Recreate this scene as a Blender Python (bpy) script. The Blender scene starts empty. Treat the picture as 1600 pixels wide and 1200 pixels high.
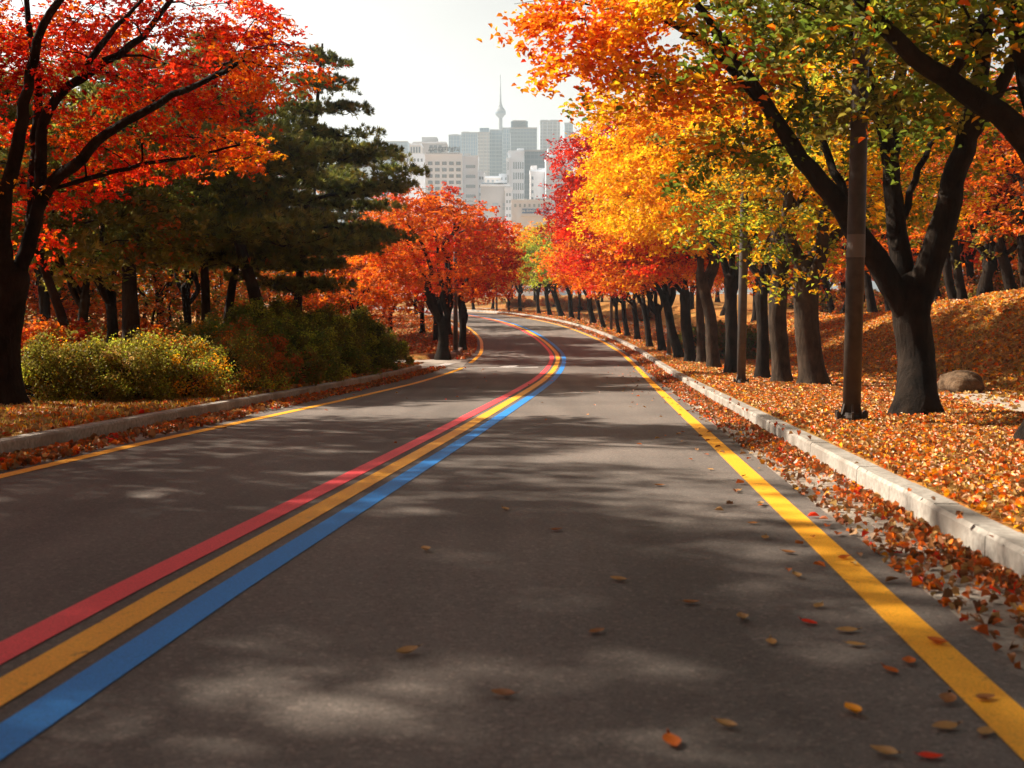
import bpy, math, random
import numpy as np
R = math.radians
S = bpy.context.scene
C = S.collection

# ------------------------------------------------------------------ camera, world, sun, exposure
F = 1700.0; HZ = 455.0                       # focal length in pixels of a 1600 px wide frame, horizon row
TH = math.atan((600 - HZ) / F)               # camera pitch
cam_d = bpy.data.cameras.new('camera'); cam = bpy.data.objects.new('camera', cam_d); C.objects.link(cam)
cam.location = (0, 0, 0); cam.rotation_euler = (R(90) - TH, 0, 0)
cam_d.sensor_width = 36; cam_d.lens = 36 * F / 1600
cam_d.clip_start = 0.05; cam_d.clip_end = 8000
cam_d.dof.use_dof = True; cam_d.dof.focus_distance = 24; cam_d.dof.aperture_fstop = 3.2
S.camera = cam

SUN_EL, SUN_AZ = 37.0, -68.0                 # azimuth from +Y towards +X: the sun stands on the left, slightly ahead
w = bpy.data.worlds.new('World'); S.world = w; w.use_nodes = True
nt = w.node_tree; nt.nodes.clear()
wo = nt.nodes.new('ShaderNodeOutputWorld'); bg = nt.nodes.new('ShaderNodeBackground')
sky = nt.nodes.new('ShaderNodeTexSky'); sky.sky_type = 'NISHITA'; sky.sun_disc = False
sky.sun_elevation = R(SUN_EL); sky.sun_rotation = R(SUN_AZ); sky.air_density = 1.0; sky.dust_density = 6.0; sky.ozone_density = 1.0
hs = nt.nodes.new('ShaderNodeHueSaturation'); hs.inputs['Saturation'].default_value = 0.12
warm = nt.nodes.new('ShaderNodeMix'); warm.data_type = 'RGBA'; warm.blend_type = 'MULTIPLY'; warm.inputs[0].default_value = 1
warm.inputs[7].default_value = (1.0, 0.935, 0.865, 1)
tc = nt.nodes.new('ShaderNodeTexCoord'); mp = nt.nodes.new('ShaderNodeMapping'); mp.inputs['Scale'].default_value = (1, 1, 3.5)
cn = nt.nodes.new('ShaderNodeTexNoise'); cn.inputs['Scale'].default_value = 3.2; cn.inputs['Detail'].default_value = 6
cr = nt.nodes.new('ShaderNodeMapRange'); cr.inputs[1].default_value = 0.35; cr.inputs[2].default_value = 0.7; cr.inputs[3].default_value = 0.93; cr.inputs[4].default_value = 1.06
cm = nt.nodes.new('ShaderNodeMix'); cm.data_type = 'RGBA'; cm.blend_type = 'MULTIPLY'; cm.inputs[0].default_value = 1
L = nt.links.new
L(sky.outputs[0], hs.inputs['Color']); L(hs.outputs[0], warm.inputs[6]); L(tc.outputs['Generated'], mp.inputs[0]); L(mp.outputs[0], cn.inputs['Vector'])
L(cn.outputs[0], cr.inputs[0]); L(warm.outputs[2], cm.inputs[6]); L(cr.outputs[0], cm.inputs[7])
sz = nt.nodes.new('ShaderNodeSeparateXYZ'); L(tc.outputs['Generated'], sz.inputs[0])
zr = nt.nodes.new('ShaderNodeMapRange'); zr.inputs[1].default_value = 0.0; zr.inputs[2].default_value = 0.5; zr.inputs[3].default_value = 2.4; zr.inputs[4].default_value = 0.33; zr.interpolation_type = 'SMOOTHSTEP'
zm = nt.nodes.new('ShaderNodeMix'); zm.data_type = 'RGBA'; zm.blend_type = 'MULTIPLY'; zm.inputs[0].default_value = 1
L(sz.outputs[2], zr.inputs[0]); L(cm.outputs[2], zm.inputs[6]); yr = nt.nodes.new('ShaderNodeMapRange'); yr.inputs[1].default_value = -0.6; yr.inputs[2].default_value = 0.8; yr.inputs[3].default_value = 0.5; yr.inputs[4].default_value = 1.0; yr.interpolation_type = 'SMOOTHSTEP'
ym = nt.nodes.new('ShaderNodeMath'); ym.operation = 'MULTIPLY'; L(sz.outputs[1], yr.inputs[0]); L(zr.outputs[0], ym.inputs[0]); L(yr.outputs[0], ym.inputs[1]); L(ym.outputs[0], zm.inputs[7]); L(zm.outputs[2], bg.inputs[0]); L(bg.outputs[0], wo.inputs[0])
bg.inputs[1].default_value = 0.05

sd = bpy.data.lights.new('sun', 'SUN'); sd.energy = 5.0; sd.angle = R(0.9); sd.color = (1.0, 0.875, 0.71)
so = bpy.data.objects.new('sun', sd); C.objects.link(so)
az = R(SUN_AZ); sdir = (math.sin(az) * math.cos(R(SUN_EL)), math.cos(az) * math.cos(R(SUN_EL)), math.sin(R(SUN_EL)))
from mathutils import Vector
so.rotation_euler = Vector(sdir).to_track_quat('Z', 'Y').to_euler(); so.location = (-30, 10, 40)
S.view_settings.view_transform = 'Standard'; S.view_settings.look = 'None'
S.view_settings.exposure = 1.6; S.view_settings.gamma = 1.0
S.render.engine = 'CYCLES'
S.cycles.use_denoising = True
S.cycles.max_bounces = 8; S.cycles.diffuse_bounces = 4; S.cycles.transmission_bounces = 5; S.cycles.volume_bounces = 0
S.cycles.transparent_max_bounces = 4; S.cycles.sample_clamp_indirect = 6; S.cycles.use_adaptive_sampling = True

# ------------------------------------------------------------------ geometry of the place
def W(u, v, Y):                               # photo pixel + forward distance -> world point
    a = (u - 800) / F; b = (600 - v) / F
    d = np.array([a, math.cos(TH) + b * math.sin(TH), -math.sin(TH) + b * math.cos(TH)])
    return d * (Y / d[1])
PY = np.array([-40, 0, 28, 36, 44, 52, 62, 72, 85, 100, 130, 200, 400, 3000.])
PZ = np.array([0.4, -1.25, -2.40, -2.68, -2.86, -2.86, -2.68, -2.42, -2.18, -2.05, -2.1, -2.5, -4, -4.])
_y = np.linspace(-40, 3000, 6081); _z = np.interp(_y, PY, PZ)
_k = np.exp(-0.5 * (np.arange(-16, 17) / 6.0) ** 2); _k /= _k.sum()
_zs = np.convolve(np.pad(_z, 16, 'edge'), _k, 'valid')
def P(Y): return np.interp(Y, _y, _zs)
def ground_px(u, v, dz=0.0):
    a = (u - 800) / F; b = (600 - v) / F
    d = np.array([a, math.cos(TH) + b * math.sin(TH), -math.sin(TH) + b * math.cos(TH)])
    t = np.linspace(1, 250, 20000); p = t[:, None] * d
    i = int(np.argmax(p[:, 2] < P(p[:, 1]) + dz)); return p[i]
# reference curve: the right yellow edge line, seen in plan
RC = np.array([(-0.8, -26), (0.085, -15), (1.33, 0), (2.16, 10), (2.98, 20), (3.8, 30), (4.42, 38), (4.90, 46), (5.05, 52), (4.85, 60), (4.3, 67),
               (3.5, 74), (2.6, 80), (0.7, 90), (-1.6, 100), (-4.4, 110), (-9.5, 124), (-21, 146), (-50, 175)], float)
def smooth_curve(p, step=0.5):
    q = [p[0]]
    for i in range(len(p) - 1):
        p0 = p[max(i - 1, 0)]; p1 = p[i]; p2 = p[i + 1]; p3 = p[min(i + 2, len(p) - 1)]
        n = max(2, int(np.linalg.norm(p2 - p1) / 0.25))
        for k in range(1, n + 1):
            t = k / n
            q.append(0.5 * ((2 * p1) + (-p0 + p2) * t + (2 * p0 - 5 * p1 + 4 * p2 - p3) * t * t + (-p0 + 3 * p1 - 3 * p2 + p3) * t ** 3))
    q = np.array(q); s = np.r_[0, np.cumsum(np.linalg.norm(np.diff(q, axis=0), axis=1))]
    ss = np.arange(0, s[-1], step)
    return np.stack([np.interp(ss, s, q[:, k]) for k in range(q.shape[1])], 1)
RCS = smooth_curve(RC)
_t = np.gradient(RCS, axis=0); _t /= np.linalg.norm(_t, axis=1)[:, None]
RN = np.stack([_t[:, 1], -_t[:, 0]], 1)       # normal to the right
def off(d, i0=0, i1=None): return (RCS + RN * d)[i0:i1]
def dist(X, Y):                               # signed distance from the reference curve, positive to the right
    X = np.asarray(X, float).ravel(); Y = np.asarray(Y, float).ravel(); out = np.empty_like(X)
    for a in range(0, len(X), 20000):
        dx = X[a:a + 20000, None] - RCS[None, :, 0]; dy = Y[a:a + 20000, None] - RCS[None, :, 1]
        q = dx * dx + dy * dy; i = q.argmin(1); r = np.arange(len(i))
        out[a:a + 20000] = np.sqrt(q[r, i]) * np.sign(dx[r, i] * RN[i, 0] + dy[r, i] * RN[i, 1])
    return out
def sst(x): x = np.clip(x, 0, 1); return x * x * (3 - 2 * x)
def nz(X, Y):
    return (np.sin(X * 1.7 + 1.3 * np.sin(Y * 0.9)) * np.sin(Y * 1.3 + 0.7 * np.sin(X * 1.1)) + 0.5 * np.sin(X * 4.1 + Y * 2.3) * np.sin(Y * 3.7 - X * 1.9)) / 1.5
def side_mask(X, Y):                          # the side road opening on the left
    c = 41.6 + (-X - 1.9) * 0.10
    return (np.abs(Y - c) < 3.3) & (X < 0.5)
def zg(X, Y, d=None):
    X = np.asarray(X, float); Y = np.asarray(Y, float)
    if d is None: d = dist(X, Y).reshape(X.shape)
    b = P(Y)
    rise = np.interp(Y, [-10, 30, 58, 80, 120], [2.7, 2.5, 1.3, 0.9, 0.6])
    right = 0.17 + 0.05 * nz(X, Y) * sst((d - 1.2) / 1.5) * (1 - 0.8 * sst(1 - np.abs(d - 5.0) / 1.2)) + rise * sst((d - 6.0) / 5.5) \
        + 0.18 * nz(X * .45, Y * .45) * sst((d - 6.3) / 3) + 0.02 * np.clip(d - 14, 0, 60)
    l = -d - 7.6
    left = 0.17 + 0.05 * nz(X, Y) * sst(l / 2) - 0.02 * np.clip(l - 2, 0, 30)
    f = np.clip((400 - Y) / 200, 0, 1) * np.clip((300 - np.abs(X)) / 200, 0, 1)
    return b + np.where(d > -3, right, left) * f

# ------------------------------------------------------------------ mesh helpers
class Acc:
    def __init__(s): s.v = []; s.f = []; s.c = []; s.n = 0
    def add(s, v, f, col=None):
        v = np.asarray(v, float); s.v.append(v)
        for q in f: s.f.append(np.asarray(q, int) + s.n)
        s.n += len(v)
        if col is not None: s.c.append(np.tile(np.asarray(col, float), (len(v), 1)))
def mesh_np(name, V, polys, smooth=False):
    me = bpy.data.meshes.new(name); V = np.asarray(V, np.float32)
    me.vertices.add(len(V)); me.vertices.foreach_set('co', V.ravel())
    if isinstance(polys, np.ndarray):
        k = polys.shape[1]; n = len(polys); loops = polys.ravel(); starts = np.arange(n) * k
    else:
        ln = [len(p) for p in polys]; n = len(ln); loops = np.concatenate(polys) if n else np.zeros(0, int); starts = np.r_[0, np.cumsum(ln)[:-1]]
    me.loops.add(len(loops)); me.loops.foreach_set('vertex_index', loops.astype(np.int32))
    me.polygons.add(n); me.polygons.foreach_set('loop_start', starts.astype(np.int32))
    me.update(calc_edges=True)
    me.polygons.foreach_set('use_smooth', np.full(n, smooth, bool))
    return me
def obj(name, me, mat, parent=None, **props):
    o = bpy.data.objects.new(name, me); C.objects.link(o)
    if mat is not None and hasattr(me, 'materials') and len(me.materials) == 0: me.materials.append(mat)
    if parent is not None: o.parent = parent
    for k, v in props.items(): o[k] = v
    return o
def root(name, loc, label, cat, group=None, rz=0):
    o = bpy.data.objects.new(name, None); C.objects.link(o); o.location = [float(x) for x in loc]; o.rotation_euler.z = rz
    o.empty_display_size = 0.3
    o['label'] = label; o['category'] = cat
    if group: o['group'] = group
    return o
def setcol(me, cols):
    a = me.attributes.new('col', 'FLOAT_COLOR', 'POINT'); c = np.ones((len(me.vertices), 4), np.float32); c[:, :3] = cols
    a.data.foreach_set('color', c.ravel())
def box_vf(x0, x1, y0, y1, z0, z1):
    v = [(x, y, z) for z in (z0, z1) for y in (y0, y1) for x in (x0, x1)]
    return v, [(0, 2, 3, 1), (4, 5, 7, 6), (0, 1, 5, 4), (2, 6, 7, 3), (0, 4, 6, 2), (1, 3, 7, 5)]
def boxes(name, lst, mat, parent, **p):
    a = Acc()
    for b in lst: a.add(*box_vf(*b))
    return obj(name, mesh_np(name, np.concatenate(a.v), a.f), mat, parent, **p)
def tube(acc, path, rad, sides=8, cap=True, wob=0.0, rng=None):
    path = np.asarray(path, float); n = len(path)
    t = np.gradient(path, axis=0); t /= (np.linalg.norm(t, axis=1)[:, None] + 1e-9)
    ref = np.array([0, 0, 1.0]) if abs(t[0, 2]) < 0.8 else np.array([1.0, 0, 0])
    a = np.cross(t, ref); a /= (np.linalg.norm(a, axis=1)[:, None] + 1e-9); b = np.cross(t, a)
    an = np.linspace(0, 2 * np.pi, sides, endpoint=False)
    r = np.asarray(rad, float)[:, None] * np.ones(sides)
    if wob and rng is not None:
        ph = rng.uniform(0, 6.28, 4)
        zz = np.arange(n)[:, None]
        r = r * (1 + wob * (np.sin(2 * an + ph[0] + zz * .35) + .7 * np.sin(3 * an + ph[1] - zz * .5) + .5 * np.sin(5 * an + ph[2] + zz * .8)) + wob * .5 * rng.normal(size=(n, sides)))
    v = path[:, None, :] + r[..., None] * (np.cos(an)[None, :, None] * a[:, None, :] + np.sin(an)[None, :, None] * b[:, None, :])
    v = v.reshape(-1, 3); j = np.arange(sides); k = (j + 1) % sides
    f = np.concatenate([np.stack([i * sides + j, i * sides + k, (i + 1) * sides + k, (i + 1) * sides + j], 1) for i in range(n - 1)])
    acc.v.append(v); acc.f.extend(list(f + acc.n))
    if cap: acc.f.append(np.arange(sides)[::-1] + acc.n); acc.f.append(np.arange(sides) + (n - 1) * sides + acc.n)
    acc.n += len(v)
def lathe(acc, prof, cx=0, cy=0, sides=16):
    an = np.linspace(0, 2 * np.pi, sides, endpoint=False)
    v = np.array([(cx + r * math.cos(t), cy + r * math.sin(t), z) for r, z in prof for t in an]); n = len(prof)
    f = [(i * sides + j, i * sides + (j + 1) % sides, (i + 1) * sides + (j + 1) % sides, (i + 1) * sides + j) for i in range(n - 1) for j in range(sides)]
    f += [tuple(range(sides))[::-1], tuple((n - 1) * sides + j for j in range(sides))]
    acc.add(v, f)

# ------------------------------------------------------------------ materials
def mat_new(name):
    m = bpy.data.materials.new(name); m.use_nodes = True; t = m.node_tree; b = t.nodes['Principled BSDF']; return m, t, b
def N(t, ty, **k):
    n = t.nodes.new(ty)
    for a, v in k.items():
        if a in n.inputs.keys(): n.inputs[a].default_value = v
        else: setattr(n, a, v)
    return n
def ramp(t, stops):
    r = t.nodes.new('ShaderNodeValToRGB'); e = r.color_ramp.elements
    while len(e) < len(stops): e.new(0.5)
    for q, (p, c) in zip(e, stops): q.position = p; q.color = (*c, 1)
    return r
def noisy(name, c1, c2, scale=5, rough=0.9, bump=0.0, bscale=None, detail=6, lo=.35, hi=.65, dist_=0.02, c3=None, s3=1.0):
    m, t, b = mat_new(name); l = t.links.new
    tc = N(t, 'ShaderNodeTexCoord'); n = N(t, 'ShaderNodeTexNoise', Scale=scale, Detail=detail)
    l(tc.outputs['Object'], n.inputs['Vector']); r = ramp(t, [(lo, c1), (hi, c2)]); l(n.outputs[0], r.inputs[0]); colo = r.outputs[0]
    if c3:
        n3 = N(t, 'ShaderNodeTexNoise', Scale=s3, Detail=3); l(tc.outputs['Object'], n3.inputs['Vector'])
        mr = N(t, 'ShaderNodeMapRange'); mr.inputs[1].default_value = .45; mr.inputs[2].default_value = .65; l(n3.outputs[0], mr.inputs[0])
        mx = N(t, 'ShaderNodeMix', data_type='RGBA'); l(mr.outputs[0], mx.inputs[0]); l(colo, mx.inputs[6]); mx.inputs[7].default_value = (*c3, 1); colo = mx.outputs[2]
    l(colo, b.inputs['Base Color']); b.inputs['Roughness'].default_value = rough
    b.inputs['Specular IOR Level'].default_value = 0.3
    if bump:
        n2 = N(t, 'ShaderNodeTexNoise', Scale=bscale or scale * 3, Detail=4); l(tc.outputs['Object'], n2.inputs['Vector'])
        bp = N(t, 'ShaderNodeBump', Strength=bump, Distance=dist_); l(n2.outputs[0], bp.inputs['Height']); l(bp.outputs[0], b.inputs['Normal'])
    return m
def bark(name, c1, c2):
    m, t, b = mat_new(name); l = t.links.new
    tc = N(t, 'ShaderNodeTexCoord'); mp = N(t, 'ShaderNodeMapping'); mp.inputs['Scale'].default_value = (1, 1, 0.3); l(tc.outputs['Object'], mp.inputs[0])
    n = N(t, 'ShaderNodeTexNoise', Scale=10, Detail=8, Roughness=0.7); l(mp.outputs[0], n.inputs['Vector'])
    n2 = N(t, 'ShaderNodeTexNoise', Scale=3.0, Detail=5); l(tc.outputs['Object'], n2.inputs['Vector'])
    a = N(t, 'ShaderNodeMath', operation='MULTIPLY_ADD'); a.inputs[1].default_value = .5; l(n.outputs[0], a.inputs[0])
    q = N(t, 'ShaderNodeMath', operation='MULTIPLY'); q.inputs[1].default_value = .5; l(n2.outputs[0], q.inputs[0]); l(q.outputs[0], a.inputs[2])
    r = ramp(t, [(.38, c1), (.62, c2)]); l(a.outputs[0], r.inputs[0]); l(r.outputs[0], b.inputs['Base Color'])
    b.inputs['Roughness'].default_value = .95; b.inputs['Specular IOR Level'].default_value = .15
    bp = N(t, 'ShaderNodeBump', Strength=1.0, Distance=.07); l(n.outputs[0], bp.inputs['Height']); l(bp.outputs[0], b.inputs['Normal'])
    return m
def leafmat(name, trans=0.5, gloss=0.012):
    m, t, b = mat_new(name); l = t.links.new; t.nodes.remove(b)
    o = [n for n in t.nodes if n.type == 'OUTPUT_MATERIAL'][0]
    at = N(t, 'ShaderNodeAttribute'); at.attribute_name = 'col'
    df = N(t, 'ShaderNodeBsdfDiffuse'); tr = N(t, 'ShaderNodeBsdfTranslucent'); gl = N(t, 'ShaderNodeBsdfGlossy'); gl.inputs['Roughness'].default_value = .45
    gl.inputs['Color'].default_value = (1, 1, 1, 1)
    g = N(t, 'ShaderNodeGamma'); g.inputs[1].default_value = 0.9
    m1 = N(t, 'ShaderNodeMixShader'); m1.inputs[0].default_value = trans; m2 = N(t, 'ShaderNodeMixShader'); m2.inputs[0].default_value = gloss
    l(at.outputs['Color'], df.inputs[0]); l(at.outputs['Color'], g.inputs[0]); l(g.outputs[0], tr.inputs[0])
    l(df.outputs[0], m1.inputs[1]); l(tr.outputs[0], m1.inputs[2]); l(m1.outputs[0], m2.inputs[1]); l(gl.outputs[0], m2.inputs[2]); l(m2.outputs[0], o.inputs[0])
    return m
def plain(name, c, rough=.6, metal=0):
    m, t, b = mat_new(name); b.inputs['Base Color'].default_value = (*c, 1); b.inputs['Roughness'].default_value = rough; b.inputs['Metallic'].default_value = metal; return m

M = {}
M['leaf'] = leafmat('leaf_foliage', .58); M['needle'] = leafmat('needle_foliage', .3, .02); M['litter'] = leafmat('leaf_litter', .15, .04)
M['bark'] = bark('bark_dark', (.006, .004, .003), (.030, .020, .014)); M['bark2'] = bark('bark_grey', (.018, .012, .008), (.078, .054, .038))
M['pinebark'] = bark('bark_pine', (.012, .008, .006), (.045, .028, .02))

def asphalt():
    m, t, b = mat_new('asphalt'); l = t.links.new; tc = N(t, 'ShaderNodeTexCoord')
    n = N(t, 'ShaderNodeTexNoise', Scale=90, Detail=3, Roughness=.8); l(tc.outputs['Object'], n.inputs['Vector'])
    v = N(t, 'ShaderNodeTexVoronoi', Scale=120); l(tc.outputs['Object'], v.inputs['Vector'])
    vs = N(t, 'ShaderNodeTexVoronoi', Scale=55); l(tc.outputs['Object'], vs.inputs['Vector']); n2 = N(t, 'ShaderNodeTexNoise', Scale=.55, Detail=5); l(tc.outputs['Object'], n2.inputs['Vector'])
    mp = N(t, 'ShaderNodeMapping'); mp.inputs['Scale'].default_value = (2.2, .12, 1); mp.inputs['Rotation'].default_value = (0, 0, R(4.7)); l(tc.outputs['Object'], mp.inputs[0])
    n3 = N(t, 'ShaderNodeTexNoise', Scale=1.0, Detail=4); l(mp.outputs[0], n3.inputs['Vector'])
    r = ramp(t, [(.25, (.086, .074, .068)), (.52, (.146, .126, .116)), (.80, (.24, .208, .19))]); l(n.outputs[0], r.inputs[0])
    r2 = ramp(t, [(.3, (.82, .82, .82)), (.7, (1.15, 1.13, 1.10))]); l(n2.outputs[0], r2.inputs[0])
    r3 = ramp(t, [(.35, (.86, .86, .86)), (.65, (1.1, 1.1, 1.1))]); l(n3.outputs[0], r3.inputs[0])
    x = N(t, 'ShaderNodeMix', data_type='RGBA', blend_type='MULTIPLY'); x.inputs[0].default_value = 1; l(r.outputs[0], x.inputs[6]); l(r2.outputs[0], x.inputs[7])
    y = N(t, 'ShaderNodeMix', data_type='RGBA', blend_type='MULTIPLY'); y.inputs[0].default_value = 1; l(x.outputs[2], y.inputs[6]); l(r3.outputs[0], y.inputs[7])
    sc = N(t, 'ShaderNodeSeparateColor'); l(vs.outputs['Color'], sc.inputs[0]); rs = ramp(t, [(.0, (.78, .78, .78)), (.25, (.96, .96, .96)), (.86, (1.03, 1.03, 1.02)), (.97, (1.4, 1.36, 1.32))]); l(sc.outputs[0], rs.inputs[0])
    z = N(t, 'ShaderNodeMix', data_type='RGBA', blend_type='MULTIPLY'); z.inputs[0].default_value = 1; l(y.outputs[2], z.inputs[6]); l(rs.outputs[0], z.inputs[7])
    l(z.outputs[2], b.inputs['Base Color']); b.inputs['Roughness'].default_value = .85; b.inputs['Specular IOR Level'].default_value = .3
    bp = N(t, 'ShaderNodeBump', Strength=.5, Distance=.004); l(v.outputs[0], bp.inputs['Height']); l(bp.outputs[0], b.inputs['Normal'])
    return m
M['asphalt'] = asphalt()
def paint(name, c, wear=.59):
    m, t, b = mat_new(name); l = t.links.new; tc = N(t, 'ShaderNodeTexCoord')
    n = N(t, 'ShaderNodeTexNoise', Scale=9, Detail=8, Roughness=.7); l(tc.outputs['Object'], n.inputs['Vector'])
    n2 = N(t, 'ShaderNodeTexNoise', Scale=110, Detail=2); l(tc.outputs['Object'], n2.inputs['Vector'])
    r = ramp(t, [(wear, c), (wear + .1, tuple(.45 * x + .02 for x in c))]); l(n.outputs[0], r.inputs[0])
    r2 = ramp(t, [(.3, (.72, .72, .72)), (.6, (1.05, 1.05, 1.05))]); l(n2.outputs[0], r2.inputs[0])
    x = N(t, 'ShaderNodeMix', data_type='RGBA', blend_type='MULTIPLY'); x.inputs[0].default_value = 1; l(r.outputs[0], x.inputs[6]); l(r2.outputs[0], x.inputs[7])
    l(x.outputs[2], b.inputs['Base Color']); b.inputs['Roughness'].default_value = .6; b.inputs['Specular IOR Level'].default_value = .3
    bp = N(t, 'ShaderNodeBump', Strength=.3, Distance=.003); l(n2.outputs[0], bp.inputs['Height']); l(bp.outputs[0], b.inputs['Normal'])
    return m
M['pyel'] = paint('paint_yellow', (.95, .43, .025)); M['pred'] = paint('paint_red', (.86, .07, .085), .66); M['pblu'] = paint('paint_blue', (.015, .24, .72), .66); M['pwht'] = paint('paint_white', (.8, .8, .78))
M['gutter'] = noisy('gutter_concrete', (.24, .20, .17), (.42, .37, .31), 30, .9, .4, 60, c3=(.19, .15, .12), s3=2.0)
M['sideroad'] = noisy('side_road_concrete', (.26, .23, .20), (.36, .33, .29), 12, .9, .3, 60)
M['kerb'] = noisy('kerb_granite', (.24, .22, .195), (.38, .352, .315), 22, .8, .35, 70, dist_=.006, c3=(.19, .165, .14), s3=1.6)
M['path'] = noisy('path_dirt', (.30, .24, .19), (.42, .35, .28), 10, .95, .3, 30)
def litter_ground():
    m, t, b = mat_new('leaf_strewn_ground'); l = t.links.new; tc = N(t, 'ShaderNodeTexCoord')
    v = N(t, 'ShaderNodeTexVoronoi', Scale=13); l(tc.outputs['Object'], v.inputs['Vector'])
    r = ramp(t, [(0, (.10, .035, .012)), (.25, (.42, .15, .03)), (.5, (.26, .10, .03)), (.72, (.52, .25, .06)), (1, (.17, .12, .03))])
    sx = N(t, 'ShaderNodeSeparateColor'); l(v.outputs['Color'], sx.inputs[0]); l(sx.outputs[0], r.inputs[0])
    n = N(t, 'ShaderNodeTexNoise', Scale=1.4, Detail=6); l(tc.outputs['Object'], n.inputs['Vector'])
    mr = N(t, 'ShaderNodeMapRange'); mr.inputs[1].default_value = .50; mr.inputs[2].default_value = .62; mr.inputs[4].default_value = .65; l(n.outputs[0], mr.inputs[0])
    g = N(t, 'ShaderNodeTexNoise', Scale=45, Detail=4); l(tc.outputs['Object'], g.inputs['Vector'])
    gr = ramp(t, [(.35, (.10, .075, .02)), (.65, (.38, .25, .06))]); l(g.outputs[0], gr.inputs[0])
    x = N(t, 'ShaderNodeMix', data_type='RGBA'); l(mr.outputs[0], x.inputs[0]); l(r.outputs[0], x.inputs[6]); l(gr.outputs[0], x.inputs[7])
    l(x.outputs[2], b.inputs['Base Color']); b.inputs['Roughness'].default_value = .95; b.inputs['Specular IOR Level'].default_value = .1
    bp = N(t, 'ShaderNodeBump', Strength=1, Distance=.04); l(sx.outputs[1], bp.inputs['Height']); l(bp.outputs[0], b.inputs['Normal'])
    return m
M['ground'] = litter_ground()
M['rock'] = noisy('boulder_rock', (.06, .036, .02), (.15, .092, .052), 5, .9, .7, 18, dist_=.05)
M['pole'] = noisy('pole_paint_brown', (.028, .021, .018), (.050, .038, .031), 8, .5, .05, 40)
M['poledark'] = noisy('pole_paint_dark', (.05, .045, .045), (.08, .07, .065), 8, .5)
M['metal'] = plain('lamp_metal', (.25, .25, .26), .4, .6); M['band'] = plain('pole_band', (.10, .078, .065), .6)
M['lens'] = plain('lamp_lens', (.7, .7, .68), .3); M['wood'] = noisy('bench_wood', (.14, .08, .04), (.25, .15, .08), 20, .7)

# ------------------------------------------------------------------ ground, road, kerbs
def graded(lo, hi, flo, fhi, fs, g=1.25):
    a = list(np.arange(flo, fhi + 1e-6, fs)); s = fs
    while a[-1] < hi: s *= g; a.append(min(a[-1] + s, hi))
    s = fs
    while a[0] > lo: s *= g; a.insert(0, max(a[0] - s, lo))
    return np.array(a)
gx = graded(-1900, 1900, -18, 24, .3); gy = graded(-45, 2500, -6, 75, .4, 1.12)
GX, GY = np.meshgrid(gx, gy); D = dist(GX, GY).reshape(GX.shape); GZ = zg(GX, GY, D)
near = (D > -8.3) & (D < 1.7) & (GY < 178)
GZ = np.where(near, P(GY) - .12, GZ)
GZ = np.where(side_mask(GX, GY) & (GX > -45) & (D < -3), P(GY) - .10, GZ)
nx_, ny_ = len(gx), len(gy); ii = np.arange(nx_ * ny_).reshape(ny_, nx_)
Q = np.stack([ii[:-1, :-1], ii[:-1, 1:], ii[1:, 1:], ii[1:, :-1]], -1).reshape(-1, 4)
obj('ground', mesh_np('ground', np.stack([GX, GY, GZ], -1).reshape(-1, 3), Q, True), M['ground'], kind='structure')
obj('city_ground', mesh_np('city_ground', [(-1800, 260, -4.3), (1800, 260, -4.3), (1800, 2450, -3.7), (-1800, 2450, -3.7)], np.array([(0, 1, 2, 3)])), noisy('city_paving', (.22, .235, .26), (.32, .34, .37), .05), kind='structure')  # hidden grey sheet, added to cut warm bounce light on the buildings
def loft(name, ds, zf, mat, i0=0, i1=None, top=True, **p):
    rows = []
    for d in ds:
        q = off(d, i0, i1); z = zf(q[:, 0], q[:, 1], d); rows.append(np.column_stack([q, z]))
    n = len(rows[0]); V = np.concatenate(rows); k = len(ds); idx = np.arange(n * k).reshape(k, n)
    Q = np.stack([idx[:-1, :-1], idx[1:, :-1], idx[1:, 1:], idx[:-1, 1:]], -1).reshape(-1, 4)
    return obj(name, mesh_np(name, V, Q, True), mat, **(p or dict(kind='structure')))
flat = lambda dz: (lambda X, Y, d: P(Y) + dz)
loft('road', [-6.86, -5, -3, -1, .26], flat(0), M['asphalt'])
loft('gutter_strip', [.26, .78], flat(-.004), M['gutter'])
def idx_of(Y): return int(np.argmin(np.abs(RCS[:, 1] - Y)))
iS0, iS1 = idx_of(38.0), idx_of(44.6)
loft('gutter_strip', [-7.40, -6.86], flat(-.004), M['gutter'], 0, iS0 + 2)
loft('gutter_strip', [-7.40, -6.86], flat(-.004), M['gutter'], iS1 - 2)
dsv = list(np.arange(.93, 2.6, .15)); loft('ground_verge', dsv, lambda X, Y, d: zg(X, Y, np.full(X.shape, d)) + (.012 if d > 1.5 else .003), M['ground'])
dsl = list(-np.arange(7.53, 9.2, .15))[::-1]
vl = lambda X, Y, d: zg(X, Y, np.full(X.shape, d)) + (.012 if d < -8 else .003)
loft('ground_verge', dsl, vl, M['ground'], 0, iS0 - 1); loft('ground_verge', dsl, vl, M['ground'], iS1 + 3)
loft('footpath', [4.35, 4.8, 5.2, 5.6], lambda X, Y, d: zg(X, Y, np.full(X.shape, d)) + .03, M['path'])
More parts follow.
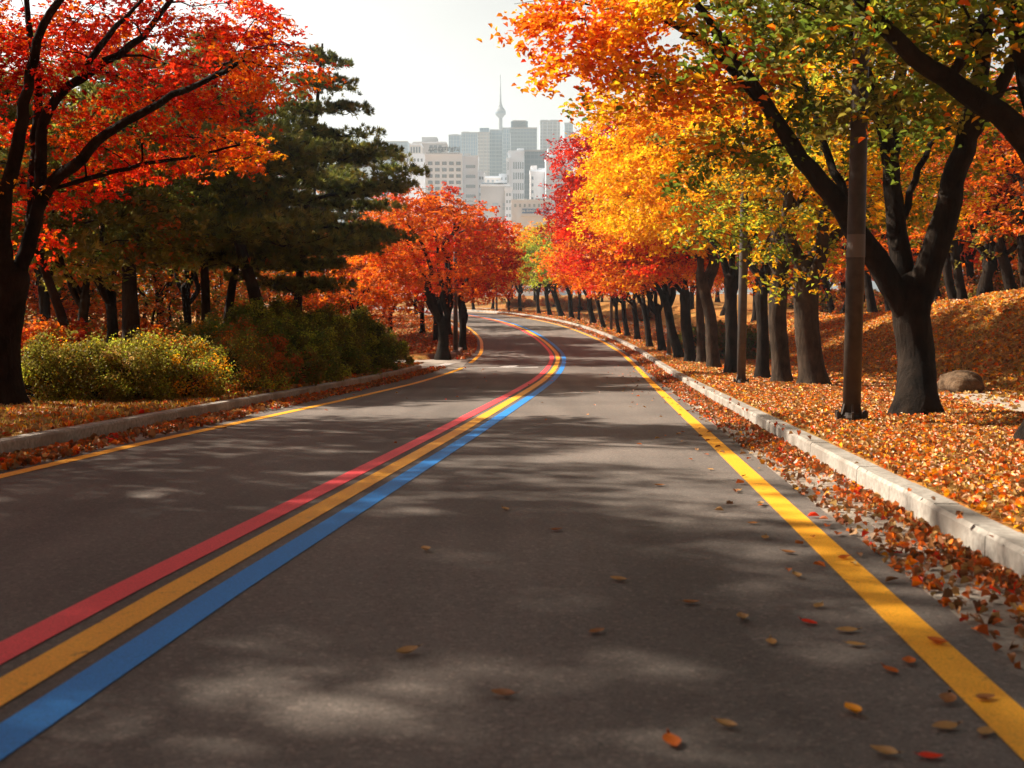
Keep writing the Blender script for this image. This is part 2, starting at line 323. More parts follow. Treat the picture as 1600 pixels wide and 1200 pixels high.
# painted lines
def line(name, d, wd, mat, i0=0, i1=None, fn=None):
    if fn is None: return loft(name, [d - wd / 2, d + wd / 2], flat(.005), mat, i0, i1)
    c = np.interp(RCS[:, 1], *fn) + d; V = []
    for e in (-wd / 2, wd / 2): q = RCS + RN * (c + e)[:, None]; V.append(np.column_stack([q, P(q[:, 1]) + .005])[i0:i1])
    n = len(V[0]); i = np.arange(n - 1); return obj(name, mesh_np(name, np.concatenate(V), np.stack([i, i + n, i + n + 1, i + 1], 1), True), mat, kind='structure')
SF = ([0, 5, 9.5, 14, 23, 30, 46, 60, 200], [-3.44, -3.41, -3.30, -3.19, -3.03, -2.94, -2.95, -3.12, -3.15]); LF = ([0, 12, 20, 28, 38, 46, 56, 200], [-6.68, -6.64, -6.35, -6.2, -6.25, -6.45, -6.55, -6.62])
line('road_marking_yellow', 0, .17, M['pyel']); line('road_marking_yellow', 0, .16, M['pyel'], 0, idx_of(39.5), LF); line('road_marking_yellow', 0, .16, M['pyel'], idx_of(42.5), None, LF)
line('road_marking_red', -.26, .17, M['pred'], fn=SF); line('road_marking_yellow', 0, .17, M['pyel'], fn=SF); line('road_marking_blue', .26, .17, M['pblu'], fn=SF)
def quad_patch(name, pts, mat, dz=.005, n=8):
    a, b, c, d = [np.array(p, float) for p in pts]; V = []; 
    for t in np.linspace(0, 1, n + 1):
        for q in (a + (b - a) * t, d + (c - d) * t): V.append((q[0], q[1], float(P(q[1])) + dz))
    f = np.array([(2 * i, 2 * i + 2, 2 * i + 3, 2 * i + 1) for i in range(n)])
    return obj(name, mesh_np(name, V, f), mat, kind='structure')
quad_patch('road_marking_white', [(-1.75, 38.6), (.95, 39.2), (.95, 39.5), (-1.75, 38.9)], M['pwht'], .006)
quad_patch('road_marking_white', [(-.5, 39.6), (0.1, 39.7), (.25, 40.5), (-.3, 40.4)], M['pwht'], .006)
quad_patch('road_marking_white', [(-2.9, 39.5), (-2.55, 39.4), (-2.2, 42.2), (-2.6, 42.2)], M['pwht'], .016)
# side road sheet
sx_ = np.arange(-45, -1.4, .6); V = []; 
for x in sx_:
    c = 41.6 + (-x - 1.9) * .10
    for o_ in (-3.7, -1.5, 1.5, 3.7): V.append((x, c + o_, float(P(c + o_)) + .010 - .004 * (x > -2.6) * 1.5))
n = len(sx_); idx = np.arange(n * 4).reshape(n, 4)
obj('side_road', mesh_np('side_road', V, np.stack([idx[:-1, :-1], idx[1:, :-1], idx[1:, 1:], idx[:-1, 1:]], -1).reshape(-1, 4), True), M['sideroad'], kind='structure')
# kerbs: swept stones with open joints
def kerb(name, pl, wd=.19, h=.185, stone=1.0, side=1, h2=None):
    pl = smooth_curve(np.asarray(pl, float), .1) if len(pl) < 60 else pl
    s = np.r_[0, np.cumsum(np.linalg.norm(np.diff(pl, axis=0), axis=1))]
    t = np.gradient(pl, axis=0); t /= np.linalg.norm(t, axis=1)[:, None]; nn = np.stack([t[:, 1], -t[:, 0]], 1) * side
    a = Acc(); rs = random.Random(3); k = 0
    while k * stone < s[-1] - .2:
        s0, s1 = k * stone + .003, min((k + 1) * stone, s[-1]) - .003; k += 1; dz = rs.uniform(-.003, .003); dw = rs.uniform(-.002, .002)
        m_ = 3; sec = []
        for q in np.linspace(s0, s1, m_):
            p = np.array([np.interp(q, s, pl[:, 0]), np.interp(q, s, pl[:, 1])]); m2 = np.array([np.interp(q, s, nn[:, 0]), np.interp(q, s, nn[:, 1])]); g = float(P(p[1]))
            prof = [(dw, -.15), (dw, h - .025 + dz), (dw + .02, h + dz), (wd - .01, h + dz), (wd, h - .01 + dz), (wd, -.15)]
            sec.append([(p[0] + m2[0] * x, p[1] + m2[1] * x, g + z) for x, z in prof])
        V = np.array(sec).reshape(-1, 3); f = []
        for i in range(m_ - 1):
            for j in range(5): f.append((i * 6 + j, i * 6 + j + 1, (i + 1) * 6 + j + 1, (i + 1) * 6 + j))
        f += [(5, 4, 3, 2, 1, 0), tuple((m_ - 1) * 6 + j for j in range(6))]
        a.add(V, f)
    return obj(name, mesh_np(name, np.concatenate(a.v), a.f), M['kerb'], kind='structure')
kerb('kerb', off(.76)); 
q = off(-7.38, 0, iS0 - 2); e = q[-1]
kerb('kerb', np.r_[q, smooth_curve(np.array([e, e + [-.35, 1.1], e + [-1.6, 2.0], e + [-4.5, 2.6], e + [-12, 3.4], e + [-25, 4.8]]), .5)[1:]], side=-1)
q = off(-7.38, iS1 + 4); e = q[0]
kerb('kerb', np.r_[smooth_curve(np.array([e + [-25, .9], e + [-12, -.3], e + [-5., -1.0], e + [-2.0, -1.2], e + [-.7, -.85], e]), .5)[:-1], q], side=-1)

# ------------------------------------------------------------------ leaves
rgl = np.random.default_rng(5)
def rot_frames(nrm, rng):
    n = len(nrm); r = rng.normal(size=(n, 3)); a = np.cross(nrm, r); a /= (np.linalg.norm(a, axis=1)[:, None] + 1e-9); return a, np.cross(nrm, a)
def leaf_mesh(name, pos, nrm, size, cols, rng, shape='leaf', along=None, aspect=.55, curl=.25):
    """pos Nx3, nrm Nx3 unit; one folded quad per leaf, three for a lobed maple leaf"""
    n = len(pos); a, b = rot_frames(nrm, rng)
    if along is not None:
        a = along / (np.linalg.norm(along, axis=1)[:, None] + 1e-9); b = np.cross(nrm, a); b /= (np.linalg.norm(b, axis=1)[:, None] + 1e-9)
    s = (size * rng.uniform(.7, 1.25, n))[:, None] if np.ndim(size) == 0 else (size * rng.uniform(.7, 1.25, n))[:, None]
    c = s * curl * rng.uniform(.2, 1.5, (n, 1)) * nrm
    V = []
    if shape == 'star':
        for an, ln in ((0, .62), (1.05, .52), (-1.05, .52)):
            d = math.cos(an) * a + math.sin(an) * b; e = -math.sin(an) * a + math.cos(an) * b
            V += [pos - d * s * .12, pos + d * s * ln * .5 + e * s * .17 + c * .5, pos + d * s * ln - c * .6, pos + d * s * ln * .5 - e * s * .17 + c * .5]
        k = 12
    elif shape == 'oval':
        h = b * s * aspect * .5
        V = [pos - a * s * .5, pos - a * s * .18 + h * .95 + c, pos + a * s * .2 + h * .8 + c * 1.1, pos + a * s * .5 - c * .4,
             pos - a * s * .5, pos + a * s * .5 - c * .4, pos + a * s * .2 - h * .8 + c * 1.1, pos - a * s * .18 - h * .95 + c]; k = 8
    else:
        V = [pos - a * s * .5, pos + b * s * aspect * .5 + c + a * s * .05, pos + a * s * .5 - c * .5, pos - b * s * aspect * .5 + c + a * s * .05]; k = 4
    V = np.stack(V, 1).reshape(-1, 3); Q = np.arange(n * k).reshape(-1, 4)
    me = mesh_np(name, V, Q); setcol(me, np.repeat(cols, k, axis=0)); return me
COL = dict(yellow=(.93, .50, .010), gold=(.90, .36, .006), orange=(.80, .165, .005), rust=(.48, .11, .012), red=(.68, .030, .005), crimson=(.38, .006, .002), brick=(.38, .03, .008),
           green=(.12, .17, .015), lime=(.42, .45, .03), olive=(.20, .17, .02), dark=(.05, .06, .014), pine=(.15, .165, .032), pine2=(.26, .25, .04), tan=(.40, .22, .075), brown=(.22, .09, .03), wheat=(.52, .34, .10))
def pick(pal, n, rng):
    ks = list(pal); w_ = np.array([pal[k] for k in ks], float); w_ /= w_.sum()
    return np.array([COL[k] for k in ks])[rng.choice(len(ks), n, p=w_)]
def jitter(c, rng, a=.18): return np.clip(c * np.exp(rng.normal(0, a, (len(c), 1))) * np.exp(rng.normal(0, a * .35, c.shape)), 0, .95)

def bez(p0, t0, p1, t1, n):
    t = np.linspace(0, 1, n)[:, None]; h = np.linalg.norm(p1 - p0)
    return (2 * t ** 3 - 3 * t ** 2 + 1) * p0 + (t ** 3 - 2 * t ** 2 + t) * t0 * h + (-2 * t ** 3 + 3 * t ** 2) * p1 + (t ** 3 - t ** 2) * t1 * h
TREES = []
def make_tree(name, label, base, fork=2.4, r0=.22, lean=(0, 0), limbs=None, nl=4, env=None, ncl=90, nleaf=120, leaf=.12, pal=None, palf=None, seed=1, shape='leaf',
              cr=.9, flatn=.35, group=None, cat='tree', barkm='bark', trunkp=None, extra=None, lamp_r=None, wigg=.12, low=-.55, crown_label=None, sides=12, inner=.35, tilt=.45):
    rng = np.random.default_rng(seed); base = np.asarray(base, float); rt = root(name, base, label, cat, group)
    acc = Acc(); nodes = []; nrad = []; ntan = []
    def reg(path, rad):
        t = np.gradient(path, axis=0); t /= (np.linalg.norm(t, axis=1)[:, None] + 1e-9)
        nodes.extend(list(path)); nrad.extend(list(rad)); ntan.extend(list(t))
    if trunkp is None:
        top = np.array([lean[0], lean[1], fork]); m = top * .5 + np.array([rng.normal(0, .07), rng.normal(0, .05), 0])
        trunkp = np.array([[0, 0, -.25], [0, 0, .12], m * .6 + top * .0, m * 1.1, top])
    tp = smooth_curve(np.asarray(trunkp, float), .16); n = len(tp); hh = np.linspace(0, 1, n)
    zz = np.maximum(tp[:, 2], 0); rad = r0 * (1 - .16 * hh) * (1 + .5 * np.exp(-zz / .16)) * (1 + .12 * np.exp(-((hh - 1) / .1) ** 2))
    td_ = tp[-1] - tp[-2]; td_ /= np.linalg.norm(td_); rt_ = rad[-1]
    tube(acc, np.r_[tp, [tp[-1] + td_ * rt_ * q for q in (.35, .7, 1.0, 1.2)]], np.r_[rad, rt_ * .97, rt_ * .8, rt_ * .5, rt_ * .12], sides + 4, wob=.035, rng=rng)
    ftop = tp[-1]; ec, er = np.array(env[0], float), np.array(env[1], float)
    given = limbs is not None
    if limbs is None:
        limbs = []; a0 = rng.uniform(0, 6.28)
        for k in range(nl):
            an = a0 + k * 6.283 / nl + rng.normal(0, .25); tgt = ec + er * np.array([math.cos(an) * .6, math.sin(an) * .6, rng.uniform(.1, .6)])
            st = tp[max(0, n - 1 - int(rng.uniform(0, 5)))]
            d0 = np.array([math.cos(an) * .5, math.sin(an) * .5, .95]); lp = bez(st, d0, tgt, np.array([math.cos(an) * .7, math.sin(an) * .7, .4]), 9)
            lp[1:-1] += rng.normal(0, wigg, (7, 3)); limbs.append((lp, r0 * rng.uniform(.5, .68)))
    if given: limbs = [((np.r_[[ftop - td_ * .45], lp[1:]], lr) if np.linalg.norm(np.asarray(lp[0]) - ftop) < .6 else (lp, lr)) for lp, lr in limbs]
    for lp, lr in limbs:
        lp = smooth_curve(np.asarray(lp, float), .22); m = len(lp); rr = np.linspace(lr, max(.018, lr * .22), m); rr[:3] *= np.array([.55, .8, .95])[:len(rr[:3])]
        lp[1:-1] += rng.normal(0, .012, (m - 2, 3)); tube(acc, lp, rr, max(7, sides - 2), wob=.03, rng=rng); reg(lp, rr)
    # clump centres, spread inside the crown
    cl = []
    tries = 0
    while len(cl) < ncl and tries < ncl * 40:
        tries += 1; p = rng.normal(size=3); p /= np.linalg.norm(p); rr_ = rng.uniform(inner, 1) ** .6
        p = p * rr_
        if p[2] < low: continue
        q = ec + p * er
        if cl and tries < ncl * 25 and np.min(np.linalg.norm((np.array(cl) - q) / np.array([1, 1, .6]), axis=1)) < cr * .62: continue
        cl.append(q)
    if extra is not None: cl += [np.asarray(e, float) for e in extra]
    cl = np.array(cl); na = np.array(nodes)
    order = np.argsort([np.min(np.linalg.norm(na - c, axis=1)) for c in cl])
    P_, N_, Cc = [], [], []
    for oi in order:
        c = cl[oi]; na = np.array(nodes); v = c - na; dd = np.linalg.norm(v, axis=1)
        cost = dd + .8 * np.maximum(0, na[:, 2] - c[2]) + .25 * np.linalg.norm(na - ftop, axis=1) * 0
        i = int(cost.argmin()); ln = dd[i]
        if ln > .12:
            h = np.array([v[i][0], v[i][1], 0]); h /= (np.linalg.norm(h) + 1e-6)
            nn = max(3, int(ln / .3)); bp = bez(na[i], ntan[i] * .5 + h * .4 + np.array([0, 0, .25]), c, h * .8 + np.array([0, 0, -.05]), nn)
            if nn > 3: bp[1:-1] += rng.normal(0, .03 * min(1.5, ln), (nn - 2, 3))
            r1 = min(nrad[i] * .75, .012 + .018 * ln); rr = np.linspace(r1, .008, nn); tube(acc, bp, rr, 5, cap=False); reg(bp[1:], rr[1:])
            hd = h
        else: hd = np.array([1., 0, 0])
        k = int(nleaf * rng.uniform(.7, 1.3)); cs = cr * rng.uniform(.75, 1.3)
        # twigs inside the spray
        for _ in range(3):
            a_ = rng.uniform(-1.3, 1.3); ca, sa = math.cos(a_), math.sin(a_); td = np.array([hd[0] * ca - hd[1] * sa, hd[0] * sa + hd[1] * ca, rng.uniform(-.1, .25)])
            tube(acc, np.array([c, c + td * cs * .45 + [0, 0, .04], c + td * cs * .9 + [0, 0, -.04]]), [.008, .005, .003], 3, cap=False)
        # leaves gather in small tufts along the twigs
        nt_ = max(4, k // 9); tr = np.sqrt(rng.uniform(0, 1, nt_)) * cs; ta = rng.uniform(0, 6.283, nt_)
        tc_ = np.stack([np.cos(ta) * tr, np.sin(ta) * tr, rng.normal(0, cs * flatn * .35, nt_) + .16 * cs * np.sin(ta * 2 + seed) - .32 * tr ** 2 / cs], 1) + hd * cs * .25
        ti = rng.integers(0, nt_, k); dp = rng.normal(0, .11 * cs, (k, 3)); dp[:, 2] *= .55
        p = c + tc_[ti] + dp
        nr = np.array([0, 0, 1.0]) + rng.normal(0, .3, 3) + rng.normal(0, tilt * .85, (k, 3)); nr /= np.linalg.norm(nr, axis=1)[:, None]
        pl_ = palf(c + base) if palf else pal
        cc = pick(pl_, 1, rng)[0] if rng.uniform() < .8 else None
        col = pick(pl_, k, rng) if cc is None else np.where(rng.uniform(size=(k, 1)) < .7, cc, pick(pl_, k, rng))
        P_.append(p); N_.append(nr); Cc.append(jitter(col, rng))
    P_ = np.concatenate(P_); N_ = np.concatenate(N_); Cc = np.concatenate(Cc)
    obj('trunk', mesh_np('trunk', np.concatenate(acc.v), acc.f, True), M[barkm], rt)
    obj('crown', leaf_mesh('crown', P_, N_, leaf, Cc, rng, shape), M['leaf'], rt)
    return rt

def make_pine(label, base, h, r0, R0, seed, lean=(0, 0), zlow=.35, nneed=26, needle=.17, dens=1.0, pal=None, group='pines behind the hedge', bend=0):
    rng = np.random.default_rng(seed); rt = root('pine_tree', base, label, 'pine tree', group); acc = Acc()
    tp = smooth_curve(np.array([[0, 0, -.2], [bend * .5, 0, h * .2], [bend + lean[0] * .3, lean[1] * .3, h * .45], [bend * .6 + lean[0] * .7, lean[1] * .7, h * .75], [lean[0], lean[1], h]]), .25)
    rad = r0 * np.linspace(1, .18, len(tp)) * (1 + .35 * np.exp(-np.maximum(tp[:, 2], 0) / .2)); tube(acc, tp, rad, 12, wob=.04, rng=rng)
    P_, A_, Cc = [], [], []
    z = h * zlow
    pal = pal or dict(pine=5, pine2=2.2, dark=2.5)
    while z < h * 1.0:
        u = (z / h - zlow) / (1 - zlow); Rz = R0 * (1 - max(u, 0) ** 2.4 * .84) * (.75 + .25 * math.sin(u * 9 + seed)); nb = rng.integers(3, 6)
        a0 = rng.uniform(0, 6.28); i = int(np.argmin(abs(tp[:, 2] - z))); st = tp[i]
        for k in range(nb):
            an = a0 + k * 6.283 / nb + rng.normal(0, .35); ln = Rz * rng.uniform(.65, 1.12); d = np.array([math.cos(an), math.sin(an), 0])
            end = st + d * ln + np.array([0, 0, ln * rng.uniform(-.08, .22)]); bp = bez(st, d * .8 + [0, 0, -.15 + .3 * u], end, d * .8 + [0, 0, .28], 9)
            bp[1:-1] += rng.normal(0, .05, (7, 3)); tube(acc, bp, np.linspace(.016 + .014 * ln, .01, 9), 5, cap=False)
            npad = max(3, int(ln / .42)); 
            for q in np.linspace(.3, 1.0, npad):
                c = bp[int(q * 8)] ; rr = (.28 + .5 * q * min(1, ln / 2.2)) * rng.uniform(.75, 1.2)
                c = c + np.array([-d[1], d[0], 0]) * rng.normal(0, .35 * rr * 1.6)
                m = int(dens * 24 * rr ** 2 / .3) + 5; tt = np.sqrt(rng.uniform(0, 1, m)) * rr; ta = rng.uniform(0, 6.283, m)
                tcs = c + np.stack([np.cos(ta) * tt, np.sin(ta) * tt, rng.normal(.05, .07, m) - .15 * tt], 1)
                dirs = np.stack([np.cos(ta) * .7, np.sin(ta) * .7, np.full(m, .8)], 1) + d * .35
                P_.append(np.repeat(tcs, nneed, 0)); A_.append(np.repeat(dirs, nneed, 0)); Cc.append(np.repeat(jitter(pick(pal, m, rng), rng, .22), nneed, 0))
        z += rng.uniform(.38, .68) * (1 + .3 * (h > 10))
    P_ = np.concatenate(P_); A_ = np.concatenate(A_); Cc = np.concatenate(Cc); n = len(P_)
    dr = A_ / np.linalg.norm(A_, axis=1)[:, None] + rng.normal(0, .5, (n, 3)); dr /= np.linalg.norm(dr, axis=1)[:, None]
    nr = np.cross(dr, rng.normal(size=(n, 3))); nr /= (np.linalg.norm(nr, axis=1)[:, None] + 1e-9)
    me = leaf_mesh('crown', P_ + dr * needle * .5, nr, needle, Cc, rng, 'leaf', along=dr, aspect=.13, curl=.02)
    obj('trunk', mesh_np('trunk', np.concatenate(acc.v), acc.f, True), M['pinebark'], rt)
    obj('crown', me, M['needle'], rt); return rt

def make_shrub(label, base, rx, ry, h, seed, pal, n=9000, leaf=.06, name='shrub', group='clipped shrubs along the left kerb', cat='shrub'):
    rng = np.random.default_rng(seed); rt = root(name, base, label, cat, group); acc = Acc()
    P_, N_, Cc = [], [], []; nc = int(80 * max(1, rx * ry)) ; n = int(n * 1.9); per = max(8, n // nc)
    for _ in range(nc):
        p = rng.normal(size=3); p[2] = abs(p[2]); p /= np.linalg.norm(p); q = rng.uniform(.55, .93) ** .5
        c = p * np.array([rx, ry, h * .93]) * q * (1 + .12 * math.sin(7 * p[0] + seed) + .1 * math.sin(9 * p[1]))
        c[2] = max(c[2], .12)
        tube(acc, np.array([[rng.normal(0, .12 * rx), rng.normal(0, .12 * ry), -.05], c * .5 + [0, 0, .1], c]), [.018, .011, .005], 4, cap=False)
        rr = rng.uniform(.13, .22); d = rng.normal(size=(per, 3)); d *= (rr * rng.uniform(.4, 1.2, per) / np.linalg.norm(d, axis=1))[:, None]; pp = c + d; pp[:, 2] = np.maximum(pp[:, 2], .03)
        P_.append(pp); nr = d / (np.linalg.norm(d, axis=1)[:, None]) * .5 + rng.normal(0, .5, (per, 3)) + [0, 0, .5]; N_.append(nr / np.linalg.norm(nr, axis=1)[:, None])
        cc = pick(pal, 1, rng)[0]; Cc.append(jitter(np.where(rng.uniform(size=(per, 1)) < .65, cc, pick(pal, per, rng)), rng))
    obj('stems', mesh_np('stems', np.concatenate(acc.v), acc.f, True), M['bark'], rt)
    obj('foliage', leaf_mesh('foliage', np.concatenate(P_), np.concatenate(N_), leaf, np.concatenate(Cc), rng), M['leaf'], rt); return rt

# ------------------------------------------------------------------ right-hand row of street trees
def gpt(u, v):
    p = ground_px(u, v, .17); return np.array([p[0], p[1], float(zg(np.array([p[0]]), np.array([p[1]]))[0])])
def rel(base, pts): return [np.asarray(p) - base for p in pts]
# the big near tree whose limbs cross the sky
b1 = gpt(1430, 650)
def l1(r, *pts): return (np.array(rel(b1, [W(*p) for p in pts])), r)
limbs1 = [l1(.19, (1398, 478, 15.0), (1372, 410, 14.9), (1310, 320, 14.7), (1250, 245, 14.5), (1195, 160, 14.4), (1130, 60, 14.2), (1075, -10, 14)),
          l1(.10, (1212, 180, 14.5), (1160, 120, 14.7), (1090, 60, 15.0), (1020, 25, 15.2), (950, 10, 15.5)),
          l1(.07, (1330, 330, 14.7), (1290, 230, 15.2), (1260, 130, 15.7), (1240, 30, 16)),
          l1(.17, (1420, 470, 15.0), (1400, 350, 15.2), (1385, 220, 15.2), (1350, 110, 15.1), (1320, 0, 15), (1290, -110, 15)),
          l1(.13, (1395, 250, 15.2), (1400, 150, 15.6), (1420, 50, 16), (1430, -60, 16.2)),
          l1(.22, (1450, 460, 15.0), (1475, 340, 14.8), (1505, 230, 14.6), (1530, 120, 14.4), (1545, 0, 14.2), (1560, -120, 14)),
          l1(.12, (1500, 240, 14.6), (1560, 140, 14.2), (1610, 40, 13.8), (1680, -60, 13.5)),
          l1(.06, (1400, 390, 15.0), (1440, 250, 15.5), (1500, 190, 16), (1560, 160, 16.5))]
def pal1(c):
    x = c[0]
    if x < 1.9: return dict(orange=5, red=1.6, gold=3)
    if x < 3.1: return dict(orange=2, gold=4, yellow=3, lime=1.5, green=1.8)
    return dict(green=8, lime=2, olive=3, yellow=.7, gold=.5)
ex1 = rel(b1, [W(max(u, 905 + (u - 840) * .4) if u < 1000 else u, v, y) for u, v, y in ((860, 30, 15), (900, 70, 15.2), (940, 95, 15), (880, 105, 15.3), (990, 60, 14.8), (1020, 120, 15), (1060, 130, 14.6), (1110, 140, 14.8), (1150, 100, 14.5), (1180, 240, 14.6),
      (1120, 225, 15), (1230, 200, 14.8), (1210, 130, 15.2), (1270, 150, 14.5), (1150, 20, 14.8), (1050, 20, 14.6), (840, 5, 15.2), (960, 20, 15.4), (1290, 60, 15), (1340, 190, 15.2), (1220, 60, 15.5), (1120, 60, 15), (930, 15, 15.1), (985, 100, 15.3), (1410, 155, 13.6), (1450, 160, 13.6))])
make_tree('street_tree', 'largest dark trunk, between thick brown pole and boulder, its limbs reaching over the road', b1, fork=1.35, r0=.275,
          trunkp=rel(b1, [b1 + [0, 0, -.3], b1 + [0, 0, .15], W(1432, 560, 15.0), W(1425, 505, 15.0), W(1425, 455, 15.0)]), limbs=limbs1,
          env=((-.8, -.3, 7.3), (3.7, 4.2, 2.6)), ncl=150, nleaf=380, leaf=.10, palf=pal1, seed=11, shape='oval', extra=ex1, cr=.85, group='street trees along the right kerb', low=-.8, sides=14)
# the tree cut by the right edge
b0 = np.array([5.38, 10.7, float(P(10.7)) + .17])
def l0(r, *pts): return (np.array(rel(b0, [W(*p) for p in pts])), r)
make_tree('street_tree', 'nearest street tree, cut by the right edge, one heavy limb crossing the top corner', b0, fork=2.7, r0=.27,
          trunkp=rel(b0, [b0 + [0, 0, -.3], b0 + [0, 0, .1], W(1672, 560, 10.7), W(1675, 420, 10.7), W(1660, 300, 10.6)]),
          limbs=[l0(.15, (1660, 300, 10.6), (1600, 215, 10.5), (1500, 140, 10.3), (1420, 80, 10.1), (1350, 10, 9.9), (1280, -90, 9.7), (1180, -190, 9.5)),
                 l0(.17, (1665, 310, 10.6), (1625, 180, 10.5), (1590, 60, 10.4), (1575, -60, 10.2), (1540, -220, 10)),
                 l0(.08, (1480, 125, 10.3), (1520, 60, 10.4), (1560, -10, 10.6), (1580, -90, 10.8))],
          env=((-1.2, -.2, 6.9), (3.9, 3.6, 1.9)), ncl=100, nleaf=320, leaf=.10, pal=dict(green=5, olive=3, lime=1.2, gold=.8, orange=.5), seed=12, cr=.8, shape='oval',
          group='street trees along the right kerb', low=-.5,
          extra=rel(b0, [W(u, v, y) for u, v, y in ((1480, 40, 10.6), (1400, 20, 10.8), (1550, 150, 11), (1590, 30, 10.2), (1450, 110, 11.3), (1500, 0, 10), (1330, 40, 10.6), (1270, 10, 10.5))]))
ROW = 'street trees along the right kerb'
OR = dict(orange=5, gold=2, red=1.2, rust=1); YE = dict(yellow=6, gold=4, orange=.6, lime=.3); GY = dict(green=2.2, lime=3, yellow=2.5, gold=1.5, olive=1); RD = dict(crimson=4, red=4, brick=1); RO = dict(red=3, orange=4, gold=1)
# u, v of the trunk foot, trunk width px, crown centre offset x, crown centre z, radii, palette, label, lean
rows = [
 (1271, 605, 42, .6, 5.2, (2.7, 3.0, 3.0), GY, 2.0, 'pale barked forked trunk just left of the thick brown pole, under green and yellow leaves', -.25, 60, 130, .13),
 (1222, 600, 30, .9, 5.6, (2.3, 2.6, 2.8), YE, 2.3, 'second mottled grey trunk left of the thick brown pole, beside the pale forked one', -.1, 45, 130, .13),
 (1191, 594, 21, .8, 5.4, (2.3, 2.6, 2.4), GY, 1.7, 'slim dark trunk just right of the dark slender lamp post, splitting in a narrow V', -.1, 40, 130, .13),
 (1143, 585, 21, -.6, 5.6, (2.9, 3.2, 2.9), YE, 2.2, 'dark straight trunk half hidden behind the slender lamp post, under bright yellow leaves', -.1, 80, 150, .14),
 (1115, 575, 20, -1.2, 5.7, (2.6, 3.2, 2.6), YE, 2.4, 'sunlit leaning trunk with a wide foot, next left from the slender lamp post', -.55, 90, 150, .14),
 (1096, 569, 14, -.8, 5.9, (2.4, 3.0, 2.8), dict(yellow=3, gold=4, orange=2), 2.5, 'narrow grey trunk squeezed between two thicker dark ones in the middle of the row', -.1, 70, 140, .14),
 (1079, 566, 18, -1.2, 4.4, (2.4, 3.0, 2.2), OR, 2.0, 'thick dark forked trunk under orange leaves in the middle of the row', -.3, 70, 130, .15),
 (1061, 561, 15, -1.6, 5.2, (2.6, 3.0, 2.9), RD, 2.0, 'dark trunk bearing the crimson crown that leans out over the road', -.7, 100, 140, .15),
 (1035, 549, 12, -1.6, 4.2, (2.7, 3.0, 2.3), RO, 1.9, 'stout dark trunk just left of the second slender lamp post, under red and orange leaves', -.3, 60, 110, .17),
 (1015, 543, 10, -1.7, 7.5, (2.8, 3.2, 3.5), RD, 2.0, 'trunk whose deep red crown stands highest against the white towers', -.4, 90, 120, .17),
 (996, 532, 9, -1.0, 4.0, (2.6, 2.8, 2.2), OR, 1.9, 'twelfth trunk of the kerbside row, slim and under orange leaves', -.3, 50, 100, .18),
 (980, 526, 8, -1.2, 4.3, (2.7, 3, 2.3), RO, 1.9, 'thirteenth trunk of the kerbside row, under a reddish orange crown', -.3, 50, 100, .19),
 (967, 522, 6, -1.0, 4.2, (2.5, 3, 2.2), OR, 1.9, 'fourteenth trunk of the kerbside row, thinner than its neighbours', -.2, 45, 90, .2),
 (943, 513, 7, -1.0, 4.4, (2.7, 3, 2.3), dict(orange=4, gold=3, lime=1), 1.9, 'leaning trunk just left of the third slender lamp post where the road bends', -.6, 45, 90, .2),
 (927, 506, 9, -1.2, 4.3, (2.8, 3, 2.3), dict(green=4, lime=3, olive=2), 2.0, 'broad dark trunk at the outside of the bend under a green crown', -.4, 45, 90, .2),
 (904, 501, 4, 0, 4.2, (2.0, 2.4, 2.0), dict(olive=3, green=2, orange=1), 2.1, 'thinnest trunk at the outside of the bend', 0, 30, 80, .2),
 (893, 498, 8, -.9, 4.3, (2.6, 2.8, 2.2), dict(green=4, lime=2, olive=2), 2.0, 'straight dark trunk beyond the bend under a dull green crown', -.1, 45, 90, .2),
 (877, 495, 9, -.9, 4.9, (2.9, 2.8, 2.6), dict(green=3, lime=3, yellow=2), 2.0, 'thick trunk beyond the bend leaning left, under green and yellow leaves', -.8, 50, 90, .2),
 (859, 493, 7, -.6, 5.0, (2.8, 2.8, 2.7), dict(gold=4, yellow=2, lime=2, orange=2), 2.0, 'trunk beyond the bend bearing a tall golden crown', -.4, 50, 90, .2),
 (842, 491, 6, -.5, 4.8, (2.7, 2.8, 2.6), dict(orange=3, gold=4, rust=1), 1.9, 'trunk beyond the bend bearing the golden orange crown next to the red maples', -.1, 50, 90, .2),
 (813, 487, 6, 0, 4.2, (2.4, 2.8, 2.3), dict(green=4, gold=3, lime=2), 2.0, 'second last trunk of the far row, with a greenish gold crown', 0, 40, 80, .22),
 (795, 487, 4, 0, 3.8, (2.2, 2.6, 2.1), dict(gold=4, orange=3, lime=2), 1.1, 'last small forked tree at the far end of the road by the bench', 0, 40, 80, .22),
]
low_pads = {0: ((1190, 385, 23.5), (1235, 375, 23), (1275, 385, 23.5), (1150, 370, 23), (1115, 350, 23), (1215, 345, 22.5), (1255, 330, 22.5), (1165, 325, 22.5), (1100, 215, 22), (1140, 235, 22), (1185, 255, 22), (1225, 280, 22), (1250, 425, 22.5), (1290, 340, 23)),
            3: ((955, 150, 29), (985, 165, 29), (1015, 175, 29), (950, 190, 30), (975, 215, 30), (1010, 230, 30), (1040, 150, 29), (1090, 170, 29)),
            4: ((965, 250, 33), (985, 280, 33), (990, 310, 33), (1020, 350, 33), (1060, 380, 33), (1010, 330, 33)),
            9: ((905, 215, 49), (902, 250, 49), (902, 290, 49), (895, 330, 49), (905, 360, 49), (915, 390, 49), (915, 235, 49))}
